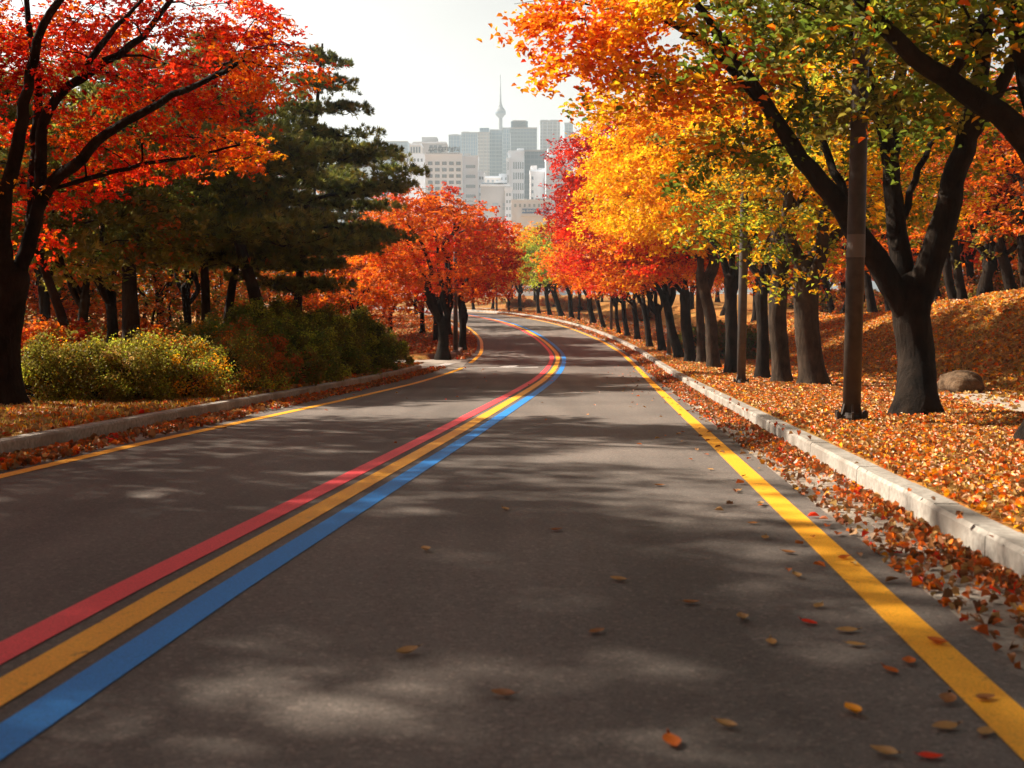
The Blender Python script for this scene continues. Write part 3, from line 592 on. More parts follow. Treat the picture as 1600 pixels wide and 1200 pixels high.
for k, (u, v, wpx, cx, cz, er, pal, fk, lab, ln, ncl, nlf, lf) in enumerate(rows):
    b = gpt(u, v); r0 = wpx / F * b[1] / 2
    make_tree('street_tree', lab, b, fork=fk * (1.25 if b[1] < 45 else 1.05), r0=r0, lean=(ln * .8, 0), nl=4 if k % 3 else 3, env=((cx, .2, cz), er), extra=rel(b, [W(*q) for q in low_pads[k]]) if k in low_pads else None, ncl=int(ncl * 1.25), nleaf=int(nlf * 1.7), leaf=lf, pal=pal, seed=40 + k,
              cr=.8 + .004 * b[1], barkm='bark2' if k in (0, 1, 4, 5) else 'bark', group=ROW, sides=10)

# ------------------------------------------------------------------ forest on the right-hand bank
def mk(x, y): return np.array([x, y, float(zg(np.array([x]), np.array([y]))[0])])
rb = [(1300, 62, 'rust'), (1345, 56, 'or'), (1405, 50, 'rust'), (1490, 41, 'or'), (1512, 43, 'rd'), (1532, 38, 'dk'), (1580, 37, 'or'), (1625, 34, 'rust'), (1450, 47, 'or'), (1560, 42, 'rd'), (1370, 60, 'or'), (1270, 58, 'rust'), (1220, 50, 'or'),
      (1180, 62, 'or'), (1640, 40, 'or'), (1130, 70, 'rust'), (1080, 80, 'or'), (1500, 52, 'rust'), (1420, 62, 'or'), (1040, 92, 'dk'), (1000, 100, 'or'), (960, 112, 'dk'), (1320, 66, 'dk'), (1600, 55, 'rust')]
PR = dict(rust=dict(rust=4, orange=3, brick=1.5, olive=1), rd=dict(red=3, rust=3, orange=2), dk=dict(olive=3, rust=2, orange=1, dark=1))
PR['or'] = dict(orange=4, rust=2.5, gold=1.5, red=1)
rlab = ['slim dark trunk on the bank crest, first one right of the thick brown pole', 'trunk deep in the bank forest seen through the gap beside the brown pole', 'forest trunk on the crest right behind the big forked street tree',
        'dark forest trunk on the crest above the left end of the boulder', 'forest trunk with reddish leaves on the crest above the middle of the boulder', 'dark double limbed forest tree on the crest above the right end of the boulder',
        'forest tree with orange leaves on the crest near the right edge of the photo', 'rust leaved forest tree on the crest at the very right edge of the photo', 'orange tree deeper in the forest behind the big forked street tree',
        'reddish tree deep in the forest at the right, behind the crest trunks', 'orange forest tree far behind the thick brown pole', 'rust coloured forest tree behind the pale forked street tree', 'orange forest tree behind the mottled grey street tree',
        'orange forest tree behind the slender lamp post', 'orange forest tree far back beyond the right edge crest', 'rust coloured tree behind the middle of the kerbside row', 'orange tree on the low bank behind the second slender lamp post',
        'rust coloured tree farthest back above the boulder', 'orange tree far back in the forest behind the forked street tree', 'dull olive tree behind the trunks at the start of the bend', 'orange tree behind the third slender lamp post',
        'dull olive tree behind the outside of the bend', 'dark tree farthest back to the right of the thick brown pole', 'rust coloured tree farthest back near the right edge']
rr0 = np.random.default_rng(77)
for k, ((u, Y, pk), lab) in enumerate(zip(rb, rlab)):
    x = (u - 800) / F * Y; b = mk(x, Y); hgt = rr0.uniform(5.8, 8.2) * (1.1 if Y < 60 else .9)
    make_tree('forest_tree', lab, b, fork=rr0.uniform(1.3, 2.6), r0=rr0.uniform(.16, .23), lean=(rr0.normal(0, .3), 0), nl=3, env=((rr0.normal(0, .4), 0, hgt * .62), (rr0.uniform(2.6, 3.4), 2.8, hgt * .42)),
              ncl=60, nleaf=80, leaf=.19, pal=PR[pk], seed=200 + k, cr=1.0, group='trees on the right-hand bank', low=-.75, sides=7)

# ------------------------------------------------------------------ left: near red maple, pines, maples, shrubs
bm = gpt(15, 637)
def lm(r, *pts): return (np.array(rel(bm, [W(*p) for p in pts])), r * .84)
YM = bm[1]
limbsM = [lm(.15, (30, 440, YM), (70, 300, YM), (125, 257, YM - .4), (160, 212, YM - .8), (225, 175, YM - 1.2), (287, 142, YM - 1.4), (340, 115, YM - 1.6), (385, 90, YM - 1.6)),
          lm(.12, (60, 330, YM), (64, 225, YM), (70, 185, YM), (107, 135, YM + .2), (162, 100, YM + .3), (220, 60, YM + .4), (267, 0, YM + .6), (330, -70, YM + .8)),
          lm(.11, (45, 370, YM), (55, 230, YM + .3), (60, 125, YM + .5), (47, 50, YM + .7), (40, -40, YM + .8), (60, -140, YM + 1)),
          lm(.16, (8, 440, YM), (5, 340, YM - .3), (22, 250, YM - .5), (48, 120, YM - .8), (70, 30, YM - 1), (120, -30, YM - 1.2), (160, -120, YM - 1.4)),
          lm(.08, (120, 130, YM + .2), (162, 62, YM), (200, 25, YM - .2), (240, -20, YM - .4)),
          lm(.05, (80, 295, YM), (150, 275, YM + .6), (230, 255, YM + 1.0), (300, 245, YM + 1.2), (380, 225, YM + 1.5)),
          lm(.10, (5, 420, YM), (-60, 300, YM), (-140, 180, YM), (-230, 60, YM))]
exM = rel(bm, [W(u if u < 330 else 330 + (u - 330) * .62, v, YM + y + .5) for u, v, y in ((330, 110, -1), (380, 95, -1.5), (430, 75, -2), (465, 105, -2), (300, 60, 0), (350, 50, .5), (400, 130, -1), (440, 30, -1.5), (250, 150, -.6), (210, 200, 0), (170, 235, .5), (130, 200, .3), (260, 100, .4),
      (300, 215, 1), (340, 220, 1.2), (380, 215, 1.4), (400, 230, 1.5), (350, 245, 1.2), (260, 245, .8), (200, 260, .8), (140, 285, .4), (110, 300, .2), (120, 235, 0), (20, 290, -.6), (10, 255, -.6), (330, 160, -.6), (290, 170, -.4), (380, 60, 0), (460, 60, -1.2), (215, 140, .3), (170, 160, .6), (10, 370, 0.6), (100, 80, -.5), (60, 100, -.8), (30, 60, 0), (120, 30, 0), (180, 60, 1), (230, 20, .6), (300, 10, .4), (360, 5, .3))])
make_tree('maple_tree', 'red maple at the left edge with dark spreading limbs, its foot beside the clipped shrubs', bm, fork=1.7, r0=.225,
          trunkp=rel(bm, [bm + [0, 0, -.3], bm + [0, 0, .12], W(8, 560, YM), W(14, 500, YM), W(22, 435, YM)]), limbs=limbsM,
          env=((-1.6, .7, 6.0), (4.0, 2.3, 2.5)), ncl=78, nleaf=250, leaf=.10, palf=lambda c: dict(red=6, orange=2.6, crimson=2) if c[2] > 2.6 else dict(orange=4, red=3.4, gold=.8), seed=31, shape='star', cr=.72, extra=exM, low=-.6, sides=14, cat='maple tree')

pines = [ # px, Y, height, radius, crown R, lean
 (466, 34, 10.1, .17, 3.75, (.9, 0), .26, 0), (205, 27, 8.2, .25, 3.0, (0, 0), .38, 0), (320, 31, 8.2, .17, 3.0, (-.3, 0), .40, .1), (352, 33, 8.6, .16, 2.8, (.9, 0), .42, .2), (415, 30, 9.2, .22, 3.0, (-1.3, 0), .40, -.4),
 (165, 30, 8.4, .20, 3.2, (.4, 0), .40, 0), (130, 25, 7.2, .15, 2.3, (.2, 0), .42, 0), (112, 23, 6.6, .13, 2.0, (-1.2, 0), .45, -.3), (290, 38, 10.5, .18, 3.3, (0, 0), .38, 0), (495, 60, 11.5, .20, 3.2, (0, 0), .40, 0), (514, 64, 12.0, .25, 3.4, (.3, 0), .40, 0),
 (250, 44, 11.5, .2, 3.4, (0, 0), .36, 0), (70, 32, 11.0, .2, 3.2, (0, 0), .36, 0), (385, 60, 13, .25, 3.8, (0, 0), .34, 0), (20, 40, 12, .2, 3.4, (0, 0), .34, 0)]
plab = ['tall pine behind the hedge whose layered boughs reach right in front of the city', 'thickest pine trunk standing straight behind the yellowish end of the shrubs', 'straight dark pine behind the middle of the shrubs, next to one leaning right',
 'pine leaning right behind the middle of the shrubs', 'thick pine trunk leaning left behind the reddish shrubs', 'dark pine just left of the thickest straight pine trunk', 'slender pine between the red maple trunk and the thickest pine',
 'thin crooked pine curving left beside the red maple trunk', 'pine farther back between the thickest trunk and the middle pair', 'thin pine trunk just right of the tall layered pine', 'second straight pine trunk to the right of the tall layered pine',
 'tall dark pine deep behind the thickest pine trunk', 'dark pine deep behind the red maple limbs', 'tall pine deep behind the leaning pair', 'farthest pine at the left edge of the photo behind the maple']
for k, ((u, Y, h, r0, R0, ln, zl, bd), lab) in enumerate(zip(pines, plab)):
    b = mk((u - 800) / F * Y, Y)
    if k in (5, 6, 8, 11, 12, 14):
        make_tree('forest_tree', lab.replace('pine', 'leafy tree').replace('the thickest leafy tree', 'the thickest pine').replace('thickest straight leafy tree', 'thickest straight pine'), b, fork=h * .28, r0=r0 * .85, lean=(ln[0] * .4, 0), nl=4, env=((0, 0, h * .62), (R0 * .9, R0 * .9, h * .34)), ncl=75, nleaf=150, leaf=.15,
                  pal=[dict(olive=5, green=2, rust=1.2), dict(green=3, olive=4, dark=2), dict(olive=4, rust=3, orange=.8)][k % 3], seed=300 + k, cr=.9, group='pines behind the hedge', low=-.8, sides=8)
        continue
    make_pine(lab, b, h, r0, R0, 300 + k, lean=ln, zlow=zl, bend=bd, nneed=16 if k else 22, needle=.20 if k else .17, dens=1.0 if k else 1.5,
              pal=dict(pine=5, pine2=2.5, dark=1.5, olive=.8) if k == 0 else dict(pine=4, pine2=3, dark=1.5, olive=1.2, rust=.3 if k in (2, 8, 9) else 0))
# maples and other autumn trees of the left wood
lt = [ # u, Y, fork, height, crown r, palette, ncl, label
 (560, 50, 1.5, 5.6, 3.1, dict(orange=5, rust=2, gold=1.5), 80, 'low orange maple behind the right end of the shrubs, left of the side road'),
 (500, 56, 1.5, 6.5, 3.2, dict(orange=3, rust=3, olive=2), 60, 'orange maple seen between the pine trunks behind the shrubs'),
 (610, 60, 1.6, 6.8, 3.2, dict(orange=5, gold=2, red=1), 70, 'orange maple behind the side road, left of the corner island'),
 (440, 52, 1.4, 6.2, 3.2, dict(orange=1.5, rust=4, olive=3), 60, 'rusty maple behind the leaning pine trunk'), (370, 50, 1.3, 6.0, 3.2, dict(orange=2, rust=4, olive=3), 60, 'rusty orange maple behind the middle pair of pines'),
 (300, 47, 1.2, 6.2, 3.2, dict(rust=3.5, orange=1.2, olive=4), 60, 'rusty tree in the wood behind the middle of the hedge'), (235, 42, 1.2, 5.6, 3.0, dict(orange=2.5, rust=3, olive=3), 60, 'rusty orange tree right of the thickest pine trunk'),
 (160, 44, 1.2, 6.0, 3.1, dict(rust=3, orange=1, dark=2, olive=3), 60, 'rusty tree in the wood left of the thickest pine trunk'), (90, 38, 1.2, 5.4, 2.9, dict(orange=1.5, rust=4, olive=2, dark=1), 60, 'rusty tree low in the wood right of the maple trunk'),
 (20, 36, 1.2, 6.2, 3.0, dict(orange=1.5, brick=3, rust=3, olive=1), 60, 'reddish tree low in the wood behind the maple trunk at the left edge'), (-60, 34, 1.4, 7.0, 3.2, dict(brick=3, rust=3, orange=1), 50, 'reddish tree beyond the left edge of the wood'),
 (340, 62, 2.0, 9.5, 3.8, dict(olive=4, dark=2, rust=2), 70, 'tall dull olive tree deep in the left wood'), (200, 60, 2.0, 9.8, 3.8, dict(olive=4, dark=2, rust=2), 70, 'tall olive tree deep behind the thickest pine'),
 (90, 56, 2.0, 9.6, 3.8, dict(olive=3, dark=2, rust=3), 70, 'tall olive brown tree deep behind the maple limbs'), (450, 66, 2.0, 9.5, 3.6, dict(olive=4, rust=3, orange=1), 60, 'tall olive brown tree deep behind the layered pine'),
 (530, 72, 2.0, 8.4, 3.4, dict(olive=3, rust=3, orange=2), 60, 'olive and rust tree far behind the layered pine boughs'), (-20, 48, 2.0, 10, 3.8, dict(olive=4, dark=2, rust=2), 60, 'tall olive tree deep at the left edge')]
for k, (u, Y, fk, h, R0, pal, ncl, lab) in enumerate(lt):
    b = mk((u - 800) / F * Y, Y)
    make_tree('maple_tree' if h < 7.5 else 'forest_tree', lab, b, fork=fk, r0=.13, nl=4, env=((0, 0, h * .56), (R0, R0, h * .43)), ncl=ncl, nleaf=90, leaf=.19, pal=pal, seed=400 + k, cr=1.0, group='autumn trees in the left wood', low=-.85, sides=7, inner=.2,
              cat='maple tree' if h < 7.5 else 'tree')
# corner island maples
isl = [(692, 556, 18, -.6, 4.6, (2.9, 2.6, 2.6), dict(orange=5, red=1.6, rust=2.5), 'red orange maple on the corner island, stoutest trunk nearest to the kerb', 110), (722, 543, 12, .5, 4.1, (2.0, 2.4, 2.1), dict(red=3.5, orange=3, brick=2), 'maple with the reddest crown, just right of the island lamp post', 100),
       (682, 534, 10, -1.5, 4.7, (2.9, 2.8, 2.6), dict(orange=5, gold=2, red=1), 'orange maple at the back left of the corner island', 90), (737, 513, 9, .2, 4.6, (2.7, 2.8, 2.4), dict(orange=4, red=2, rust=2), 'maple at the back of the corner island, leaning over the inside of the bend', 90),
       (752, 500, 9, .2, 4.2, (2.4, 2.8, 2.2), dict(orange=3, red=3, rust=3), 'farthest maple on the inside of the bend', 60), (660, 520, 8, -1, 4.6, (3, 3, 2.6), dict(orange=5, gold=2), 'orange maple behind the corner island beside the side road', 70)]
for k, (u, v, wpx, cx, cz, er, pal, lab, ncl) in enumerate(isl):
    b = gpt(u, v)
    if k == 3: b = mk(-3.6, 62.0)
    if k == 4: b = mk(-5.0, 74.0)
    make_tree('maple_tree', lab, b, fork=1.7 if k else 1.5, r0=wpx / F * b[1] / 2, nl=5 if k == 0 else 4, env=((cx, .2, cz), er), ncl=ncl, nleaf=130, leaf=.17, pal=pal, seed=460 + k, cr=.85, group='maples on the corner island', low=-.7, sides=9, cat='maple tree')
# trees closing the far end of the road
fe = [(770, 118, 'dk', 'dark tree closing the far end of the road behind the lamp post'), (740, 112, 'rust', 'rust tree at the far end behind the inside of the bend'), (800, 124, 'or', 'orange tree behind the bench at the far end'), (835, 128, 'dk', 'dull tree behind the far row of trunks'),
      (870, 130, 'or', 'orange tree farthest behind the outside of the bend'), (905, 126, 'dk', 'dull olive tree behind the bend trunks'), (700, 100, 'or', 'orange tree behind the island maples'), (650, 92, 'rust', 'rust tree behind the island, left of its lamp post'), (600, 84, 'or', 'orange tree far back between pine and island'),
      (720, 135, 'dk', 'farthest dull tree left of the road end'), (940, 120, 'rust', 'rust tree behind the bend, farther right')]
for k, (u, Y, pk, lab) in enumerate(fe):
    b = mk((u - 800) / F * Y, Y); h = rr0.uniform(6.4, 7.6)
    make_tree('forest_tree', lab, b, fork=1.6, r0=.16, nl=3, env=((0, 0, h * .55), (3.4, 3.2, h * .43)), ncl=55, nleaf=70, leaf=.26, pal=PR[pk], seed=500 + k, cr=1.1, group='trees beyond the bend', low=-.9, sides=6, inner=.2)
# trees left of the camera that throw the shade on the near road (outside the frame)
ofs = [(-10.4, 11.5, 10.0, 3.5), (-9.8, 7.2, 10.8, 3.9), (-9.6, 3.0, 10.8, 3.9), (-9.9, -1.8, 10.2, 3.9), (-14, 9.5, 13.2, 4.3), (-14.5, 2.5, 13, 4.3), (-13.5, 15.5, 11, 3.4)]
for k, (x, y, h, R0) in enumerate(ofs):
    make_tree('maple_tree', 'red maple outside the photo on the left, ' + ['beside the shrubs maple', 'second along the kerb', 'third along the kerb, level with the camera', 'behind the camera', 'in the back row, middle', 'in the back row, nearest the camera', 'in the back row, farthest ahead'][k], mk(x, y), fork=2.0, r0=.2, nl=4, env=((0, 0, h * .62), (R0, R0, h * .36)), ncl=105, nleaf=(120, 170, 175, 170, 210, 210, 110)[k], leaf=.17, pal=dict(red=4, orange=4, gold=1), seed=600 + k, cr=.95,
              group='trees outside the photo on the left', low=-.6, sides=8, cat='maple tree')

deep = [(-24, 34), (-27, 44), (-25, 54), (-30, 26), (-22, 22), (-34, 50), (-30, 64), (-20, 64), (-26, 15), (-20, 12)]  # tall trees added to throw the left wood into shade
for k, (x, y) in enumerate(deep):
    make_tree('forest_tree', 'tall dark tree added to shade the left wood, ' + ('first', 'second', 'third', 'fourth', 'fifth', 'sixth', 'seventh', 'eighth', 'ninth', 'tenth')[k] + ' of these', mk(x, y), fork=2.5, r0=.2, nl=4, env=((0, 0, 7.2), (4.2, 4.2, 5.2)), ncl=80, nleaf=110, leaf=.24,
              pal=dict(olive=4, dark=3, rust=2), seed=650 + k, cr=1.3, group='trees outside the photo on the left', low=-.8, sides=6)
OL = dict(olive=5, lime=1.3, gold=.5, wheat=.4); DG = dict(green=3, olive=4, lime=2.6); RU = dict(rust=1.8, olive=5, gold=.6, lime=.8)
sh = [(95, 17.6, 1.0, .9, 1.0, OL, 'yellowish shrub beside the maple trunk, first of the hedge'), (170, 18.0, 1.1, .95, 1.15, OL, 'sunlit yellow green shrub, second of the hedge from the maple'), (255, 18.8, 1.15, 1.0, 1.15, dict(olive=5, gold=.8, rust=1, lime=1.4), 'golden brown shrub, third of the hedge from the maple'),
      (345, 21, 1.2, 1.1, 1.1, RU, 'reddish brown shrub in the middle of the hedge'), (300, 23.5, 1.4, 1.2, 1.5, dict(olive=4, green=2, gold=1), 'taller olive shrub standing behind the golden brown one'), (420, 23, 1.3, 1.1, 1.25, dict(olive=4, rust=2.5, green=1.5), 'dull brown green shrub right of the reddish one'),
      (390, 26.5, 1.6, 1.3, 1.9, DG, 'high green shrub behind the reddish brown one'), (490, 26, 1.4, 1.2, 1.5, DG, 'dark green shrub, third last of the hedge'), (470, 30.5, 1.8, 1.4, 2.1, DG, 'tallest dark shrub behind the hedge at the pine trunk'), (545, 29.5, 1.4, 1.0, 1.7, DG, 'broad dark green shrub, second last of the hedge'),
      (592, 33, 1.15, 1.0, 1.75, dict(green=4, olive=3, lime=1.4, dark=2), 'dark green rounded shrub ending the hedge at the side road'), (560, 36.3, 1.4, 1.0, 2.0, DG, 'dark shrub behind the end of the hedge')]
for k, (u, Y, rx, ry, h, pal, lab) in enumerate(sh):
    make_shrub(lab, mk(min((u - 800) / F * Y, float(np.interp(Y, RCS[:300, 1], RCS[:300, 0])) - 7.65 - rx * 1.02), Y), rx * 1.2, ry * 1.1, h * 1.02, 700 + k, pal, n=int(9000 * rx * ry), leaf=.052 if Y < 22 else .075)
us = [(70, 21, 'rust'), (60, 26, 'rust'), (130, 34, 'or'), (240, 33, 'rust'), (430, 40, 'or'), (520, 44, 'or')]
for k, (u, Y, pk) in enumerate(us):
    make_shrub(['rusty leaved low bush just right of the maple trunk', 'rusty bush in the wood right of the maple trunk', 'orange bush deep under the pines', 'rusty bush under the pines behind the hedge', 'orange bush in front of the far maples', 'orange bush left of the side road'][k],
               mk((u - 800) / F * Y, Y), 1.6, 1.2, 1.5, 760 + k, PR[pk], n=5000, leaf=.12, name='bush', group='wild bushes in the left wood', cat='bush')
rb3 = [(1318, 59), (1362, 53), (1390, 50), (1425, 48), (1468, 44), (1502, 40), (1546, 39), (1603, 36), (1285, 66), (1335, 52)]
for k, (u, Y) in enumerate(rb3):
    x = (u - 800) / F * Y; h = rr0.uniform(6.5, 8.5)
    make_tree('forest_tree', 'slender dark trunk on the leafy bank crest, ' + ('just right of the pole', 'second right of the pole', 'left edge of the big fork', 'inside the big fork', 'left above the boulder', 'directly above the boulder', 'right above the boulder', 'at the photo edge', 'just left of the pole', 'third right of the pole')[k],
              mk(x, Y), fork=rr0.uniform(2.2, 3.6), r0=rr0.uniform(.15, .22), lean=(rr0.normal(0, .45), 0), nl=3, env=((0, 0, h * .72), (2.6, 2.6, h * .3)), ncl=45, nleaf=80, leaf=.19, pal=PR['rust' if k % 2 else 'or'], seed=880 + k, cr=1.0, group='trees on the right-hand bank', low=-.8, sides=7)
rb2 = [(1290, 76), (1350, 84), (1430, 78), (1500, 70), (1560, 66), (1620, 72), (1210, 90), (1120, 100), (1660, 60), (1590, 90)]
for k, (u, Y) in enumerate(rb2):
    b = mk((u - 800) / F * Y, Y); h = rr0.uniform(8, 10)
    make_tree('forest_tree', 'tall rust and olive tree closing the forest background at the right, ' + ('behind the pole', 'right of the pole', 'behind the forked tree', 'above the boulder', 'right of the boulder', 'at the edge', 'behind the row', 'behind the slender post', 'beyond the right edge', 'farthest')[k], b, fork=1.8, r0=.2, nl=3, env=((0, 0, h * .52), (4.2, 3.5, h * .46)), ncl=70, nleaf=80, leaf=.27,
              pal=PR['rust'] if k % 2 else PR['dk'], seed=820 + k, cr=1.2, group='trees on the right-hand bank', low=-.95, sides=6, inner=.2)
cb = [(1300, 66), (1345, 60), (1395, 54), (1445, 50), (1490, 46), (1535, 43), (1580, 41), (1640, 38), (1250, 74), (1330, 72), (1470, 56), (1570, 52)]
for k, (u, Y) in enumerate(cb):
    make_shrub('rusty brown bush under the trees of the right-hand bank, ' + ('first from the pole', 'second from the pole', 'third from the pole', 'fourth from the pole', 'fifth from the pole', 'sixth from the pole', 'seventh from the pole', 'beyond the right edge', 'left of the pole', 'back row behind the pole', 'back row above the boulder', 'back row at the edge')[k],
               mk((u - 800) / F * Y, Y), 1.7, 1.1, 1.5 if k < 9 else 2.2, 840 + k, dict(rust=3, brown=4, olive=2.5, dark=1, orange=.7), n=2600, leaf=.13, name='bush', group='bushes on the bank crest', cat='bush')
fb = [(815, 118), (868, 112), (905, 100), (1000, 78), (1150, 42), (1108, 50)]
for k, (u, Y) in enumerate(fb):
    make_shrub(['tan brown bush between the far trunks', 'tan bush behind the bend', 'rusty bush behind the bend kerb', 'rusty bush behind the middle of the row', 'dull green bush on the bank behind the slender lamp post', 'green and rust bush on the bank farther along the row'][k],
               mk((u - 800) / F * Y, Y) , 1.6, 1.2, 1.3, 780 + k, dict(tan=4, rust=3) if k < 4 else dict(green=3, olive=3, rust=1), n=3000, leaf=.16, name='bush', group='bushes behind the right-hand row', cat='bush')

# ------------------------------------------------------------------ boulder
def boulder(label, b, sx, sy, sz, seed):
    rng = np.random.default_rng(seed); import bmesh
    bm_ = bmesh.new(); bmesh.ops.create_icosphere(bm_, subdivisions=5, radius=1)
    for v in bm_.verts:
        c = np.array(v.co); s = np.sign(c) * np.abs(c) ** .72; s /= max(1e-6, np.linalg.norm(s)) ** .55
        k = 1 + .05 * math.sin(3.1 * c[0] + 1) * math.cos(2.7 * c[1]) + .035 * math.sin(7 * c[2] + 4 * c[0]) + .02 * math.sin(13 * c[0] + 9 * c[1] + 5 * c[2])
        v.co = (s[0] * k * sx, s[1] * k * sy, s[2] * k * sz + sz * .62)
    me = bpy.data.meshes.new('boulder'); bm_.to_mesh(me); bm_.free(); me.polygons.foreach_set('use_smooth', np.ones(len(me.polygons), bool))
    o = obj('boulder', me, M['rock'], label=label, category='boulder'); o.location = [float(x) for x in b]; o.rotation_euler = (0, .05, .2); return o
bb = ground_px(1500, 613, .2); boulder('rounded brown boulder lying at the foot of the bank behind the big forked tree', mk(bb[0], bb[1]), .37, .42, .26, 3)

# ------------------------------------------------------------------ lamp posts
def lamp(label, b, h, r, mat, arm=1.5, side=-1, flange=False, band=None):
    rt = root('street_lamp', b, label, 'street lamp', 'street lamps along the road')
    a = Acc(); lathe(a, [(r * 1.02, 0), (r, h * .3), (r * .8, h * .7), (r * .62, h)], sides=20); obj('pole', mesh_np('pole', np.concatenate(a.v), a.f, True), M[mat], rt)
    boxes('base_plate', [(-r * 2.1, r * 2.1, -r * 2.1, r * 2.1, -.05, .035)], M['kerb'], rt)
    a = Acc(); lathe(a, [(r * 1.45, .03), (r * 1.45, .07), (r * 1.12, .10), (r * 1.04, .13)], sides=20); obj('base_collar', mesh_np('base_collar', np.concatenate(a.v), a.f), M[mat], rt)
    if flange:
        for q in range(6):
            t = q * math.pi / 3 + .3; a = Acc(); c, s = math.cos(t), math.sin(t)
            pr = [(r * .9, .05), (r * 1.95, .05), (r * 2.0, .14), (r * 1.75, .15), (r * 1.35, .10), (r * .95, .26)]
            v = [(x * c - y * s, x * s + y * c, z) for y in (-.012, .012) for x, z in pr]; n = 6
            a.add(v, [tuple(range(n)), tuple(range(2 * n - 1, n - 1, -1))] + [(i, (i + 1) % n, (i + 1) % n + n, i + n) for i in range(n)][::1]); obj('bracket', mesh_np('bracket', v, a.f), M[mat], rt)
    else:
        boxes('access_panel', [(-r * .5, r * .5, -r * 1.06, -r * .9, .55, .95)], M['poledark'] if mat == 'pole' else M['pole'], rt)
    if band:
        a = Acc(); lathe(a, [(r * 1.0, band), (r * 1.04, band + .005), (r * 1.02, band + .28), (r * .97, band + .285)], sides=20); obj('band', mesh_np('band', np.concatenate(a.v), a.f), M['band'], rt)
    a = Acc(); tube(a, bez(np.array([0, 0, h - .25]), np.array([0, 0, .7]), np.array([side * arm, 0, h + .12]), np.array([side * 1.0, 0, .02]), 10), np.linspace(r * .5, r * .3, 10), 10)
    ar = obj('arm', mesh_np('arm', np.concatenate(a.v), a.f, True), M[mat], rt)
    x0 = side * arm; hd = boxes('lamp_head', [(min(x0 - side * .05, x0 + side * .62), max(x0 - side * .05, x0 + side * .62), -.13, .13, h + .06, h + .16)], M['metal'], rt)
    boxes('lens', [(min(x0 + side * .12, x0 + side * .55), max(x0 + side * .12, x0 + side * .55), -.1, .1, h + .035, h + .0585)], M['lens'], hd)
    return rt
p = gpt(1330, 660); lamp('thick brown pole with bracketed foot standing nearest, before the big forked tree', p, 8.6, .108, 'pole', flange=True, band=2.05)
p = gpt(1158, 602); lamp('dark slender lamp post in the kerbside row, first beyond the thick brown pole', p, 8.0, .095, 'poledark', flange=True)
p = gpt(1045, 557); lamp('second slender lamp post, in the middle of the kerbside row', p, 7.0, .09, 'poledark')
p = gpt(955, 517); lamp('third slender lamp post, where the kerbside row begins to bend', p, 6.5, .09, 'poledark')
p = gpt(776, 486); lamp('farthest lamp post, alone at the far end of the road', p, 5.5, .1, 'poledark', side=1)
p = gpt(712, 551); tz = W(712, 362, p[1])[2] - p[2]; lamp('lamp post on the corner island with its arm reaching right above the maples', p, tz, .10, 'poledark', arm=.85, side=1)
# bench at the far end
p = gpt(806, 487); rt = root('park_bench', p, 'low dark bench at the far end of the road beneath the small trees', 'bench')
boxes('seat', [(-.9, .9, -.22, .22, .40, .45)], M['wood'], rt); boxes('backrest', [(-.9, .9, .2, .24, .55, .85)], M['wood'], rt)
for x in (-.75, .75): boxes('leg', [(x - .04, x + .04, -.2, .2, 0, .398)], M['metal'], rt)

# ------------------------------------------------------------------ fallen leaves and grass
def scatter(name, regions, pal, size, label_kind='stuff', curl=.35, tilt=.35, seed=9, lift=.012, mat='litter'):
    rng = np.random.default_rng(seed); PP, NN, CC, SS = [], [], [], []
    for (x, y, dz, pl, sz) in regions:
        d = dist(x, y); z = np.where((d > .78) | (d < -7.4), zg(x, y, d), P(y)) ; z = np.where((d > .74) & (d < .97) | (d < -7.36) & (d > -7.6), P(y) + .185, z)
        PP.append(np.column_stack([x, y, z + lift + dz])); nr = np.array([0, 0, 1.]) + rng.normal(0, tilt, (len(x), 3)); nr[:, 2] = np.abs(nr[:, 2]); NN.append(nr / np.linalg.norm(nr, axis=1)[:, None])
        CC.append(jitter(pick(pl, len(x), rng), rng, .17)); SS.append(np.full(len(x), sz))
    me = leaf_mesh(name, np.concatenate(PP), np.concatenate(NN), np.concatenate(SS), np.concatenate(CC), rng, shape='oval', aspect=.62, curl=curl)
    return obj(name, me, M[mat], kind='stuff')
def band_pts(n, d0, d1, y0, y1, rng, pw=1.0, dpw=1.0):
    u = rng.uniform(0, 1, n) ** pw; Y = y0 + (y1 - y0) * u; i = np.clip(np.searchsorted(RCS[:, 1], Y), 0, len(RCS) - 1)
    d = d0 + (d1 - d0) * rng.uniform(0, 1, n) ** dpw; q = RCS[i] + RN[i] * d[:, None] + _t[i] * rng.uniform(-.25, .25, (n, 1)); return q[:, 0], q[:, 1], d
rng = np.random.default_rng(21)
LV = dict(orange=2.6, rust=2, tan=6, gold=1.8, wheat=1.6, brown=2, red=.2); LR = dict(rust=4, red=.5, brown=5, orange=1.6, tan=3, gold=.4)
regs = []
x, y, d = band_pts(48000, .965, 4.4, 3, 26, rng, 1.25); regs.append((x, y, rng.uniform(0, .03, len(x)), LV, .056))
x, y, d = band_pts(22000, 1.0, 6.0, 20, 60, rng, 1.2); regs.append((x, y, rng.uniform(0, .02, len(x)), LV, .10))
x, y, d = band_pts(9000, .98, 6.0, 55, 110, rng); regs.append((x, y, rng.uniform(0, .02, len(x)), LV, .15))
x, y, d = band_pts(34000, 5.6, 13, 12, 62, rng); regs.append((x, y, rng.uniform(0, .03, len(x)), dict(tan=5, gold=3, wheat=3, orange=2, rust=1.4, brown=.8), .105))  # bank leaves: more tan and gold in the colour, so the slope looks sunlit
x, y, d = band_pts(1500, 4.3, 5.7, 8, 50, rng); regs.append((x, y, rng.uniform(0.02, .03, len(x)), LV, .085))
x, y, d = band_pts(16000, -7.56, -12, 10, 38, rng); regs.append((x, y, rng.uniform(0, .02, len(x)), LV, .085))
